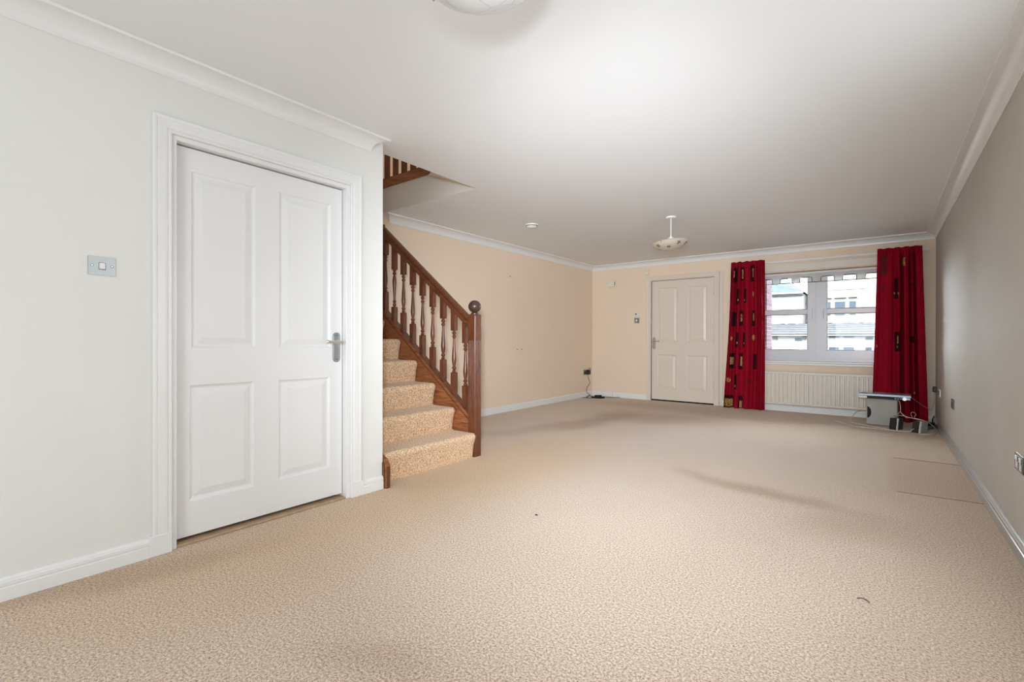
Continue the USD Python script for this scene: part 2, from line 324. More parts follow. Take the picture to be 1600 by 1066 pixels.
struct('ceiling', [bx(OPX, R + .1, REAR - .1, D + .2, H, H + .04), bx(L2 - .1, OPX, OPY + .001, D + .2, H, H + .04)], CEIL, 'flat white painted ceiling')
# stairwell above the ceiling
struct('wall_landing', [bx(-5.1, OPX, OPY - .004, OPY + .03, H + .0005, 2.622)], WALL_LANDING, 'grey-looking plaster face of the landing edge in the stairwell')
sof = [(OPX, OPY - .004, H + .001), (-3.49, OPY - .004, 2.622), (OPX, 2.64, H + .001)]
soff = trimesh.convex.convex_hull(np.array(sof + [(x + .02, y, z + .012) for x, y, z in sof]))
struct('trim_5', soff, WALL_BEIGE, 'sloping plaster soffit at the right of the stairwell opening')
struct('floor_landing', bx(-5.1, -2.74, OPY + .03, 4.7, 2.56, 2.62), CARPETS)
struct('wall_upper', [bx(-5.2, -2.7, 4.7, 4.8, 2.5, 4.9), bx(-2.84, -2.7, E, 4.7, H + .04, 4.9)], WALL_BEIGE)
struct('ceiling_upper', bx(-5.2, -2.7, E - .1, 4.8, 4.9, 4.95), CEIL)

# cornices: (distance from wall, drop)
cpts = [(0, .085), (.005, .086), (.009, .081)] + [(.009 + .075 * (1 - math.cos(t)), .081 - .068 * math.sin(t)) for t in np.linspace(.15, math.pi / 2, 9)] + [(.088, .012), (.096, .012), (.099, .006), (.099, 0), (0, 0)]
def along_y(prof, wall, sign, y0, y1, z0, up=1, m0=0.0, m1=0.0):
    """profile swept along y on a wall x=wall; sign: which way is into the room; m0,m1: mitre slope of the ends"""
    n = len(prof); v = []
    for y, m in ((y0, m0), (y1, m1)):
        v += [(wall + sign * p, y + m * p, z0 - up * d) for p, d in prof]
    return closed_sweep(v, n)
def along_x(prof, wall, sign, x0, x1, z0, up=1, m0=0.0, m1=0.0):
    n = len(prof); v = []
    for x, m in ((x0, m0), (x1, m1)):
        v += [(x + m * p, wall + sign * p, z0 - up * d) for p, d in prof]
    return closed_sweep(v, n)
def closed_sweep(v, n):
    f = strip_faces(2, n)
    poly = np.array(v)
    import mapbox_earcut as ec
    a, b, c = poly[:n, 0], poly[:n, 1], poly[:n, 2]
    flat = np.stack([a + b * 1.0, c], 1)
    t = ec.triangulate_float64(flat.astype(np.float64), np.array([n], np.uint32)).reshape(-1, 3)
    f += t.tolist() + (t[:, ::-1] + n).tolist()
    m = trimesh.Trimesh(poly, f, process=False); trimesh.repair.fix_normals(m); return m
struct('trim_1', along_y(cpts, L1, 1, REAR, 1.955, H, m1=1.0), TRIMW, 'white coved cornice above the near door, cut at its far end', smooth=28)
struct('trim_2', along_y(cpts, L2, 1, 3.290, D, H, m0=-.9, m1=-1.0), TRIMW, 'white coved cornice on the long wall past the stairs', smooth=28)
struct('trim_3', along_x(cpts, D, -1, L2, R, H, m0=1.0, m1=-1.0), TRIMW, 'white coved cornice on the far wall', smooth=28)
struct('trim_4', along_y(cpts, R, -1, REAR, D, H, m1=-1.0), TRIMW, 'white coved cornice on the right wall', smooth=28)
# skirting boards: (thickness, height)
bp = [(0, 0), (.018, 0), (.018, .050), (.0145, .0535), (.0145, .0565), (.017, .059), (.0165, .073), (.013, .077), (.013, .079), (.011, .084), (.006, .089), (0, .090)]
bps = [(p, -h) for p, h in bp]
struct('baseboard_left', [along_y(bps, L1, 1, REAR, .735, 0), along_y(bps, L1, 1, 1.9, E + .018, 0, m1=0.0)], TRIMW, 'white grooved skirting board on the near wall', smooth=28)
struct('baseboard_side', along_y(bps, L2, 1, OPY, D, 0, m1=-1.0), TRIMW, 'white skirting board on the long far wall', smooth=28)
struct('baseboard_back', [along_x(bps, D, -1, L2, DX0 - .072, 0, m0=1.0), along_x(bps, D, -1, DX1 + .135, R, 0, m1=-1.0)], TRIMW, 'white skirting board under the window and radiator', smooth=28)
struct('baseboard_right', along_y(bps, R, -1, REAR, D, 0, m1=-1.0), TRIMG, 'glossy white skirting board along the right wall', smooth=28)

# ------------------------------------------------------------------ doors
arch = [(0.0, 0.0), (0.0, .012), (.004, .015), (.010, .015), (.014, .011), (.017, .011), (.021, .0155), (.030, .017), (.055, .018), (.058, .0165), (.060, .018), (.066, .020), (.074, .020), (.078, .016), (.078, 0.0)]
def casing(y0, y1, zt, z0, place):
    """architrave mitred round an opening; profile (distance out from the opening, height off the wall)"""
    rings = []
    for st in range(4):
        ring = []
        for d, h in arch:
            u, z = [(y0 - d, z0), (y0 - d, zt + d), (y1 + d, zt + d), (y1 + d, z0)][st]
            ring.append(place(u, h, z))
        rings.append(ring)
    n = len(arch); v = np.array(rings).reshape(-1, 3); f = strip_faces(4, n)
    m = trimesh.Trimesh(v, f, process=False); trimesh.repair.fix_normals(m); return m
def raised_panel(u0, u1, z0, z1, place):
    """moulded door panel: ovolo in, quirk, bevel up to a raised field"""
    lev = [(0, 0), (.004, -.001), (.012, -.009), (.018, -.0105), (.022, -.0105), (.055, -.0025), (.060, -.0025)]
    v = []; f = []
    for d, h in lev:
        v += [place(u0 + d, h, z0 + d), place(u1 - d, h, z0 + d), place(u1 - d, h, z1 - d), place(u0 + d, h, z1 - d)]
    for i in range(len(lev) - 1):
        for j in range(4):
            a = i * 4 + j; b = i * 4 + (j + 1) % 4; f += [[a, b, b + 4], [a, b + 4, a + 4]]
    k = (len(lev) - 1) * 4; f += [[k, k + 1, k + 2], [k, k + 2, k + 3]]
    b0 = len(v); v += [place(u0, -.02, z0), place(u1, -.02, z0), place(u1, -.02, z1), place(u0, -.02, z1)]
    for j in range(4):
        f += [[j, b0 + j, b0 + (j + 1) % 4], [j, b0 + (j + 1) % 4, (j + 1) % 4]]
    f += [[b0 + 2, b0 + 1, b0], [b0 + 3, b0 + 2, b0]]
    m = trimesh.Trimesh(np.array(v), f, process=False); trimesh.repair.fix_normals(m); return m
def door_leaf(u0, u1, z0, z1, panels, thick, place):
    poly = sbox(u0, z0, u1, z1)
    for p in panels: poly = poly.difference(sbox(p[0], p[2], p[1], p[3]))
    m = extrude(poly, thick); v = np.array([place(a, -c, b) for a, b, c in m.vertices])
    back = np.array([place(a, -thick - .0, b) for a, b in ((u0, z0), (u1, z0), (u1, z1), (u0, z1))])
    b = trimesh.convex.convex_hull(np.array([place(a, -t, c) for t in (.021, thick) for a, c in ((u0 + .003, z0 + .003), (u1 - .003, z0 + .003), (u1 - .003, z1 - .003), (u0 + .003, z1 - .003))]))
    m = trimesh.Trimesh(v, m.faces, process=False); trimesh.repair.fix_normals(m)
    return [m, b]
def lever_handle(parent, place, u, zb, zt, zl, du, sgn, w=.052):
    """backplate with rounded ends, tapered lever, screws; u centre, sgn which way the lever points"""
    pl = rrect(u - w / 2, u + w / 2, zb, zt, w * .46)
    def ext(poly, h0, h1):
        m = extrude(poly, h1 - h0); v = np.array([place(a, h0 + c, b) for a, b, c in m.vertices]); m = trimesh.Trimesh(v, m.faces, process=False); trimesh.repair.fix_normals(m); return m
    h = obj('handle', [ext(pl, 0, .003), ext(pl.buffer(-.006), .003, .006)], BRUSHED, parent, label='satin metal lever handle on a long backplate')
    P = lambda a, b, c: place(a, b, c)
    ros = lathe([(.016, 0), (.016, .012), (.012, .016), (.0105, .045)], 16)
    rv = np.array([place(u + a, .004 + c, zl + b) for a, b, c in ros.vertices]); ros = trimesh.Trimesh(rv, ros.faces, process=False); trimesh.repair.fix_normals(ros)
    path = [(u - sgn * .012, .048, zl), (u + sgn * .02, .050, zl), (u + sgn * du * .6, .050, zl + .001), (u + sgn * du, .050, zl + .003)]
    pp = spline([P(*q) for q in path], 8); rr = np.interp(np.linspace(0, 1, len(pp)), [0, .3, .6, .85, .95, 1], [.0095, .008, .0075, .011, .012, .006])
    segs = []
    t = np.gradient(pp, axis=0); t /= np.linalg.norm(t, axis=1, keepdims=True)
    a = np.linspace(0, 2 * np.pi, 12, endpoint=False); vs = []
    for q, tt, r in zip(pp, t, rr):
        n1 = np.cross(tt, [0, 0, 1.0]); n1 /= np.linalg.norm(n1); n2 = np.cross(tt, n1)
        vs.append(q + r * (np.outer(np.cos(a), n1) + np.outer(np.sin(a), n2)))
    lv = np.vstack(vs); lf = strip_faces(len(pp), 12); k = len(lv); lv = np.vstack([lv, pp[0], pp[-1]]); o = (len(pp) - 1) * 12
    for j in range(12): lf += [[k, (j + 1) % 12, j], [k + 1, o + j, o + (j + 1) % 12]]
    lev = trimesh.Trimesh(lv, lf, process=False); trimesh.repair.fix_normals(lev)
    obj('lever', [ros, lev], CHROME, h, smooth=40)
    for zz in (zb + .018, zt - .018):
        s = ext(Point(u, zz).buffer(.0055), .006, .0075); obj('screw', s, GREYP, h)

# near door, in the wall x = L1 (u runs along y, height goes to +x)
DY0, DY1, DR = .838, 1.791, .042
nd = thing('door_1', 'white four-panel door in the near wall beside the light switch', kind='structure')
pw = lambda u, h, z: (L1 + h, u, z)
pd = lambda u, h, z: (L1 - DR + h, u, z)
npan = [(.919, 1.238, .975, 1.878), (1.366, 1.697, .971, 1.882), (.911, 1.231, .203, .793), (1.363, 1.692, .207, .789)]
lf = door_leaf(.852, 1.775, .030, 1.985, npan, .040, pd)
obj('leaf', lf, DOORW, nd)
for p in npan: obj('panel', raised_panel(*p, pd), DOORW, nd)
obj('casing', casing(.824, 1.806, 2.016, .09, pw), TRIMW, nd)
obj('jamb', [cb(L1 - .10, L1 + .002, .824, .846, 0, 2.016, .002), cb(L1 - .10, L1 + .002, 1.780, 1.806, 0, 2.016, .002), cb(L1 - .10, L1 + .002, .846, 1.780, 1.992, 2.016, .002)], TRIMW, nd)
obj('door_stop', [cb(L1 - .1, L1 - DR - .041, .846, .866, 0, 1.992, .001), cb(L1 - .1, L1 - DR - .041, 1.762, 1.780, 0, 1.992, .001), cb(L1 - .1, L1 - DR - .041, .846, 1.78, 1.97, 1.992, .001)], TRIMW, nd)
for a, b in ((.732, .822), (1.804, 1.900)): obj('plinth_block', cb(L1 - .002, L1 + .023, a, b, 0, .097, .003), TRIMW, nd)
obj('threshold', cb(L1 - .1, L1 - .004, .846, 1.78, 0, .012, .003), THRESH, nd, label='thin wooden threshold strip under the door')
lever_handle(nd, pd, 1.735, .879, 1.068, 1.006, .100, -1, .054)

# front door, in the wall y = D (u runs along x, height goes to -y)
fd = thing('door_2', 'cream four-panel front door in the far wall left of the red curtain', kind='structure')
pw2 = lambda u, h, z: (u, D - h, z)
pd2 = lambda u, h, z: (u, D + .012 - h, z)
fpan = [(-3.010, -2.668, .988, 1.902), (-2.503, -2.198, .990, 1.896), (-3.003, -2.685, .200, .780), (-2.517, -2.195, .190, .774)]
obj('leaf', door_leaf(DX0 + .004, DX1 - .004, .022, DZ - .004, fpan, .044, pd2), DOORC, fd)
for p in fpan: obj('panel', raised_panel(*p, pd2), DOORC, fd)
obj('casing', casing(DX0, DX1, DZ, .09, pw2), DOORC, fd)
obj('jamb', [bx(DX0 - .004, DX0 + .003, D, D + .2, 0, DZ), bx(DX1 - .003, DX1 + .004, D, D + .2, 0, DZ), bx(DX0, DX1, D, D + .2, DZ - .003, DZ + .004)], GAP, fd)
for a, b in ((DX0 - .078, DX0), (DX1, DX1 + .082)): obj('plinth_block', cb(a, b, D - .023, D + .002, 0, .097, .003), DOORC, fd)
obj('side_trim', cb(DX1 + .084, DX1 + .135, D - .012, D + .001, 0, 2.10, .003), DOORC, fd, label='flat pipe boxing strip beside the casing')
obj('draught_gap', bx(DX0, DX1, D + .03, D + .2, 0, .03), GAP, fd, label='dark gap under the door')
for zz in (.32, 1.03, 1.78): obj('hinge', cb(DX1 - .008, DX1 + .003, D - .006, D + .004, zz - .045, zz + .045, .002), BRUSHED, fd)
lever_handle(fd, pd2, -3.06, .870, 1.066, 1.003, .11, 1, .056)

# ------------------------------------------------------------------ window
YF = 8.005
w1 = thing('window_1', 'white two-casement window in the far wall between the red curtains', kind='structure')
gl = [(-1.46, -.844), (-.610, .006)]; GZ0, GZ1 = .886, 1.93
def frame_rect(x0, x1, z0, z1, ix0, ix1, iz0, iz1, y0, y1, c=.006):
    poly = sbox(x0, z0, x1, z1).difference(sbox(ix0, iz0, ix1, iz1))
    m = prism(poly, 'y', y0, y1)
    return m
obj('outer_frame', [prism(sbox(WX0, .727, WX1, WZ1).difference(sbox(WX0 + .05, .785, -.752, WZ1 - .04)).difference(sbox(-.702, .785, WX1 - .05, WZ1 - .04)), 'y', YF, YF + .07)], PVC, w1)
for k, (a, b) in enumerate(gl):
    x0, x1 = (WX0 + .045, -.747) if k == 0 else (-.707, WX1 - .045)
    sh = obj('sash', [frame_rect(x0, x1, .778, WZ1 - .035, a - .012, b + .012, GZ0 - .012, GZ1 + .012, YF - .018, YF + .05)], PVC, w1)
    inn = frame_rect(a - .012, b + .012, GZ0 - .012, GZ1 + .012, a, b, GZ0, GZ1, YF - .006, YF + .045)
    obj('glazing_bead', inn, PVC, sh)
    obj('transom_bar', cb(a - .005, b + .005, YF - .012, YF + .05, 1.396, 1.468, .006), PVC, sh)
    obj('gasket', [frame_rect(a, b, GZ0, 1.396, a + .006, b - .006, GZ0 + .006, 1.39, YF + .018, YF + .026), frame_rect(a, b, 1.468, GZ1, a + .006, b - .006, 1.474, GZ1 - .006, YF + .018, YF + .026)], GREYP, sh)
    obj('pane', bx(a, b, YF + .020, YF + .024, GZ0, 1.40), PANE, sh); obj('pane', bx(a, b, YF + .020, YF + .024, 1.465, GZ1), PANE, sh)
    hx = -.795 if k == 0 else -.658
    hd = obj('window_handle', [cb(hx - .012, hx + .012, YF - .030, YF - .018, 1.36, 1.48, .004), cb(hx - .009, hx + .009, YF - .055, YF - .040, 1.33, 1.455, .004), cb(hx - .008, hx + .008, YF - .05, YF - .025, 1.44, 1.455, .003)], WPLAST, w1)
obj('sill_board', cb(WX0 - .03, WX1 + .03, D - .035, YF + .01, .702, .729, .006), TRIMW, w1)
obj('sill_moulding', cb(WX0 - .02, WX1 + .02, D - .020, D + .002, .672, .702, .004), TRIMW, w1)
obj('head_board', cb(WX0 - .06, WX1 + .06, D - .016, D + .002, 2.022, 2.120, .003), RADW, w1)

# blind
BLINDX = 0
bl = thing('roller_blind', 'pale roller blind with a castellated braided hem inside the window head', 'blind')
BY = 7.965
holes = [(-1.44, -1.286), (-1.184, -1.038), (-.937, -.786), (-.681, -.524), (-.431, -.274), (-.179, -.03), (.06, .12)]
poly = sbox(-1.585, 1.850, .135, 1.985)
hl = []
for a, b in holes:
    h = unary_union([rrect(a, b, 1.852, 1.924, .022), sbox(a, 1.852, b, 1.89)]); hl.append(h); poly = poly.difference(h)
obj('fabric', prism(poly, 'y', BY - .001, BY + .001), BLIND, bl)
obj('roller_tube', trimesh.creation.cylinder(.018, segment=[(-1.585, BY + .005, 1.985), (.135, BY + .005, 1.985)], sections=20), WPLAST, bl, smooth=40)
obj('hem_rod', trimesh.creation.cylinder(.0045, segment=[(-1.585, BY, 1.851), (.135, BY, 1.851)], sections=10), BLINDTRIM, bl, smooth=40)
for a, b in holes:
    pts = [(a, BY - .001, 1.852), (a, BY - .001, 1.885), (a + .003, BY - .001, 1.905), (a + .022, BY - .001, 1.924), (b - .022, BY - .001, 1.924), (b - .003, BY - .001, 1.905), (b, BY - .001, 1.885), (b, BY - .001, 1.852)]
    obj('hem_braid', tube(pts, .0042, 6, 3), BLINDTRIM, bl, smooth=60)

# curtain track
tr = thing('curtain_track', 'slim white curtain track above the window', 'curtain track')
obj('rail', [cb(-1.86, .46, 7.826, 7.846, 2.150, 2.172, .003), cb(-1.86, .46, 7.831, 7.841, 2.142, 2.15, .001)], WPLAST, tr)
for x in (-1.75, -.72, .38): obj('bracket', cb(x - .012, x + .012, 7.846, D - .001, 2.146, 2.166, .003), WPLAST, tr)

# ------------------------------------------------------------------ curtains
RED, MAROON, GOLD, DULL = np.array([.36, .004, .022]), np.array([.045, .006, .012]), np.array([.52, .30, .11]), np.array([.16, .015, .022])
def curtain(name, label, xt, xb, z0, z1, y0, folds, pats, seed, parent=None):
    """a hung pleated cloth: xt, xb its edges at top and bottom; folds: y offset as a function of u and of the height fraction"""
    nu, nv = 260, 300
    u = np.linspace(0, 1, nu); t = np.linspace(0, 1, nv); U, T = np.meshgrid(u, t, indexing='ij')   # t: 0 top, 1 bottom
    e = T ** 1.3
    xl = xt[0] + (xb[0] - xt[0]) * e; xr = xt[1] + (xb[1] - xt[1]) * T
    dy, dx = folds(U, T)
    Xc = xl + U * (xr - xl) + dx
    Yc = y0 + dy + (meshkit.fbm(np.stack([U * 9, T * 5, 0 * U + seed], -1), 3, seed) - .5) * .012
    Zc = z1 + (z0 - z1) * T + .006 * np.sin(U * 23 + seed) * (T > .97) + .004 * np.sin(U * 31) * (T < .03)
    front = np.stack([Xc, Yc, Zc], -1).reshape(-1, 3)
    back = front + np.array([0, .004, 0])
    n = nu * nv; v = np.vstack([front, back]); f = []
    i, j = np.meshgrid(np.arange(nu - 1), np.arange(nv - 1), indexing='ij'); a = (i * nv + j).ravel()
    f = [np.stack([a, a + 1, a + nv + 1], 1), np.stack([a, a + nv + 1, a + nv], 1)]
    f += [f[0][:, ::-1] + n, f[1][:, ::-1] + n]
    def edge(ix):
        p, q = ix[:-1], ix[1:]; return [np.stack([p, q, q + n], 1), np.stack([p, q + n, p + n], 1)]
    f += edge(np.arange(nv)) + edge((nu - 1) * nv + np.arange(nv)) + edge(np.arange(nu) * nv) + edge(np.arange(nu) * nv + nv - 1)
    f = np.vstack(f)
    col = np.tile(RED, (nu, nv, 1))
    grain = meshkit.fbm(np.stack([U * 60, T * 160, 0 * U + 2.2], -1), 2, seed)[..., None]
    mott = meshkit.fbm(np.stack([U * 5, T * 12, 0 * U + 4.2], -1), 3, seed)[..., None]
    col = col * (.72 + .28 * grain + .25 * mott)
    for kind, u0, u1, t0, t1, tone in pats:
        if kind == 'r': mk = (U > u0) & (U < u1) & (T > t0) & (T < t1)
        elif kind == 'o': mk = ((U - (u0 + u1) / 2) / ((u1 - u0) / 2)) ** 2 + ((T - (t0 + t1) / 2) / ((t1 - t0) / 2)) ** 2 < 1
        c = {'m': MAROON, 'g': GOLD, 'd': DULL}[tone]
        if tone == 'g' : mk = mk & ((meshkit.noise(np.stack([U * 90, T * 260, 0 * U], -1), 3) > .22))
        col[mk] = c * (.75 + .5 * grain[mk])
    colv = np.vstack([col.reshape(-1, 3), np.tile(RED * .8, (n, 1))])
    return obj(name, trimesh.Trimesh(v, f, process=False), CURTAIN, parent, smooth=True, col=colv)
def pat_left():
    xl = lambda y: 95 + (45 - 95) * np.clip((y - 80) / 940, 0, 1) ** 1.3; xr = lambda y: 305 - 5 * (y - 75) / 945
    T = lambda y: np.clip((y - 72) / (1028 - 72), 0, 1); out = []
    def add(k, x0, x1, y0, y1, tone):
        ym = (y0 + y1) / 2; w = xr(ym) - xl(ym); out.append((k, (x0 - xl(ym)) / w, (x1 - xl(ym)) / w, T(y0), T(y1), tone))
    for a in [(108, 130, 108, 205), (155, 178, 105, 195), (215, 243, 100, 205), (122, 148, 248, 348), (176, 196, 250, 342), (97, 125, 395, 492), (146, 168, 392, 490), (220, 246, 392, 492), (117, 141, 533, 628), (164, 184, 535, 628), (77, 112, 668, 772), (142, 164, 668, 775), (228, 254, 670, 770), (109, 131, 808, 908), (45, 104, 948, 1028), (135, 166, 948, 1028)]: add('r', *a, 'm')
    for a in [(160, 168, 120, 182), (227, 236, 118, 176), (151, 160, 412, 462), (229, 240, 410, 456), (84, 105, 694, 742), (147, 159, 692, 752), (50, 98, 970, 1020), (140, 160, 980, 1022), (115, 120, 130, 175)]: add('r', *a, 'g')
    for a in [(225, 240, 268, 300), (222, 246, 548, 584), (58, 92, 830, 862), (86, 103, 555, 586), (136, 145, 315, 328), (178, 187, 316, 329), (128, 138, 594, 608), (171, 180, 597, 610), (112, 125, 876, 892)]: add('o', *a, 'g')
    for a in [(192, 214, 838, 862), (196, 214, 556, 582), (97, 112, 270, 300)]: add('o', *a, 'd')
    return out
def pat_right():
    xl = lambda y: 70 - 33 * np.clip((y - 65) / 850, 0, 1); xr = lambda y: 304 + 38 * np.clip((y - 50) / 890, 0, 1); T = lambda y: np.clip((y - 58) / (945 - 58), 0, 1); out = []
    def add(k, x0, x1, y0, y1, tone):
        ym = (y0 + y1) / 2; w = xr(ym) - xl(ym); out.append((k, (x0 - xl(ym)) / w, (x1 - xl(ym)) / w, T(y0), T(y1), tone))
    for a in [(160, 182, 215, 320), (162, 192, 490, 590), (248, 268, 512, 545), (92, 120, 95, 192)]: add('r', *a, 'm')
    for a in [(88, 124, 92, 195)]: add('r', *a, 'd')
    for a in [(204, 217, 112, 154), (176, 182, 510, 550)]: add('r', *a, 'g')
    for a in [(158, 164, 285, 296), (178, 184, 288, 299), (174, 180, 562, 572), (265, 276, 790, 802), (60, 68, 555, 570)]: add('o', *a, 'g')
    for a in [(90, 110, 250, 274), (248, 264, 240, 262), (172, 188, 765, 795)]: add('o', *a, 'd')
    return out
def folds_left(U, T):
    g = np.clip(T / .08, 0, 1)
    ph = 2 * np.pi * (5.6 * U + .35 * np.sin(2 * U * 3.1) + .12 * np.sin(4 * T + 3 * U)) - .9
    a = (.012 + .024 * g) * (1 - .25 * T)
    dy = a * np.sin(ph) + .006 * np.sin(2 * ph + 1) + .05 * np.clip(T - .5, 0, 1) * -.4 + (1 - g) * .008 * np.sin(2 * np.pi * 17 * U)
    return dy, .006 * g * np.sin(ph * 1.0 + 1.2) * np.sin(np.pi * U)
def folds_right(U, T):
    g = np.clip(T / .07, 0, 1)
    def gv(c, w): return np.exp(-((U - c) / w) ** 2)
    d = .085 * (gv(.555, .024) + .9 * gv(.72, .020) + .9 * gv(.82, .020)) + .03 * gv(.40, .05) + .02 * gv(.12, .05)
    dy = g * (d * (1 - .15 * T)) - .022 * g * (gv(.48, .05) + gv(.63, .05) + gv(.77, .02) + gv(.92, .06) + .6 * gv(.28, .08)) + (1 - g * .8) * .010 * np.sin(2 * np.pi * 14 * U) - .04 * np.clip(T - .3, 0, 1)
    return dy, 0 * U
for nm, lab, args in (
        ('curtain', 'red curtain with maroon and gold squares hanging beside the front door', ((-1.807, -1.355), (-1.905, -1.348), .004, 2.197, 7.765, folds_left, pat_left(), 3)),
        ('curtain', 'darker red curtain hanging in the right-hand corner behind the speakers', ((-.052, .389), (-.105, .452), .010, 2.200, 7.755, folds_right, pat_right(), 8))):
    t = thing(nm, lab, 'curtain', group='red patterned curtains')
    curtain('drape', lab, *args, parent=t)
    xt = args[0]
    heading = [cb(xt[0] + (xt[1] - xt[0]) * (k + .5) / 9 - .004, xt[0] + (xt[1] - xt[0]) * (k + .5) / 9 + .004, 7.79, 7.825, 2.15, 2.175, .001) for k in range(9)]
    for h in heading: obj('curtain_hook', h, WPLAST, t)

# ------------------------------------------------------------------ radiator
ra = thing('radiator', 'cream ribbed panel radiator under the window', 'radiator')
RX, RX_, RZ0, RZ1, RYF = -1.50, .06, .105, .575, 7.800
n_r = 29; pitch = (RX_ - RX - .06) / n_r; prof = [(RX, RYF + .018), (RX + .03, RYF + .018)]
for k in range(n_r):
    x = RX + .03 + k * pitch; prof += [(x + pitch * .14, RYF + .018), (x + pitch * .24, RYF), (x + pitch * .76, RYF), (x + pitch * .86, RYF + .018)]
prof += [(RX_ - .03, RYF + .018), (RX_, RYF + .018)]
back = [(x, y + .010) for x, y in prof[::-1]]
obj('front_panel', [prism(prof + back, 'z', RZ0 + .03, RZ1 - .035), cb(RX, RX_, RYF + .004, RYF + .028, RZ0, RZ0 + .032, .005), cb(RX, RX_, RYF + .002, RYF + .028, RZ1 - .038, RZ1, .006)], RADW, ra)
gr = [cb(RX + .004, RX_ - .004, RYF + .028, 7.866, RZ1 - .012, RZ1 - .004, .002)]
obj('top_grille', gr + [bx(RX + .02 + k * .03, RX + .035 + k * .03, RYF + .03, 7.862, RZ1 - .005, RZ1 - .002) for k in range(50)], RADW, ra)
obj('side_cover', cb(RX - .004, RX, RYF + .004, 7.866, RZ0, RZ1, .001), RADW, ra); obj('side_cover', cb(RX_, RX_ + .004, RYF + .004, 7.866, RZ0, RZ1, .001), RADW, ra)
obj('rear_panel', cb(RX, RX_, 7.850, 7.866, RZ0, RZ1 - .01, .004), RADW, ra)
for x in (RX + .25, RX_ - .25): obj('bracket', cb(x - .02, x + .02, 7.864, D - .001, .2, .45, .002), RADW, ra)
obj('valve', [trimesh.creation.cylinder(.016, segment=[(RX - .03, 7.84, .10), (RX - .03, 7.84, .17)], sections=14), trimesh.creation.cylinder(.0075, segment=[(RX - .03, 7.84, 0), (RX - .03, 7.84, .10)], sections=10), trimesh.creation.cylinder(.009, segment=[(RX - .03, 7.84, .13), (RX, 7.84, .13)], sections=10)], WPLAST, ra)

# ------------------------------------------------------------------ staircase
st = thing('staircase', 'dark mahogany staircase with beige carpeted steps rising to the left', 'staircase')
NX, NZ = -2.775, .215; GO, RI = .2513, .2035
SL = .80
SY0, SY1 = 2.108, 3.098
for k in range(9):
    xn = NX - GO * k; zt = NZ + RI * k; zb = zt - (RI if k else NZ); xb = xn - GO - .02
    r = .022
    r = .034
    pr = [(xn - .034, zb - (.02 if k else 0)), (xn - .030, zb + .03), (xn - .022, zt - .10)]
    pr += [(xn - r + r * math.cos(a), zt - r + r * math.sin(a)) for a in np.linspace(-.45, math.pi / 2, 10)]
    pr += [(xb + .004, zt), (xb - .012, zt + .006), (xb - .012, zb - (.02 if k else 0))]
    # sweep along y with softened ends and slight unevenness
    ys = np.concatenate([[SY0, SY0 + .004, SY0 + .015], np.linspace(SY0 + .05, SY1 - .06, 16), [SY1 - .025, SY1 - .006, SY1]])
    inset = np.concatenate([[.020, .007, .001], np.zeros(16), [.003, .012, .028]])
    v = []
    for y, ins in zip(ys, inset):
        for q, (x, z) in enumerate(pr):
            front = 1 if x > xb + .05 else 0
            w = .004 * (meshkit.noise(np.array([y * 6, x * 9, z * 9]), 4) - .5)
            v.append((x - ins * front + w * front, y, z - ins * .5 * (z > zt - .02) + w * (z > zt - .05)))
    n = len(pr); f = strip_faces(len(ys), n); v = np.array(v)
    c0, c1 = len(v), len(v) + 1; v = np.vstack([v, v[:n].mean(0), v[-n:].mean(0)])
    for j in range(n):
        f.append([c0, (j + 1) % n, j]); o = (len(ys) - 1) * n; f.append([c1, o + j, o + (j + 1) % n])
    m = trimesh.Trimesh(v, f, process=False); trimesh.repair.fix_normals(m)
    obj('step', m, CARPETS, st, smooth=50)
zs = lambda x: .779 + SL * (-3.397 - x)          # top of the outer string
xa, xz = -4.6, -2.875
obj('outer_string', [prism([(xa, zs(xa) - .34), (-3.1, max(zs(-3.1) - .34, 0.02)), (xz, .0), (xz, zs(xz)), (xa, zs(xa))], 'y', 3.098, 3.128)], WOODB, st)
obj('string_capping', prism([(xa, zs(xa) - .022), (xz, zs(xz) - .022), (xz, zs(xz)), (xz - .006, zs(xz) + .006), (xa, zs(xa) + .002)], 'y', 3.100, 3.170), WOODX, st)
obj('string_bead', prism([(xa, zs(xa) - .046), (xz, zs(xz) - .046), (xz, zs(xz) - .036), (xa, zs(xa) - .036)], 'y', 3.094, 3.099), WOODX, st)
obj('spandrel_panel', prism([(xa, 0), (xz, 0), (xz, zs(xz) - .03), (xa, zs(xa) - .03)], 'y', 3.128, 3.150), WALL_BEIGE, st)
# wall string with its moulded end
zi = lambda x: .235 + SL * (-2.735 - x)
obj('wall_string', [prism([(-4.6, zi(-4.6) - .3), (-3.0, .0), (-2.684, 0), (-2.684, .155), (-2.715, .198), (-2.735, .205), (-4.6, zi(-4.6))], 'y', 2.066, 2.100)], WOODB, st, label='wall-side string ending in a chamfered block')
obj('string_moulding', [prism([(-2.735, .0), (-2.7, .0), (-2.7, .15), (-2.712, .175), (-2.735, .18)], 'y', 2.058, 2.066), cb(-2.69, -2.681, 2.07, 2.096, 0, .15, .002)], WOODV, st)
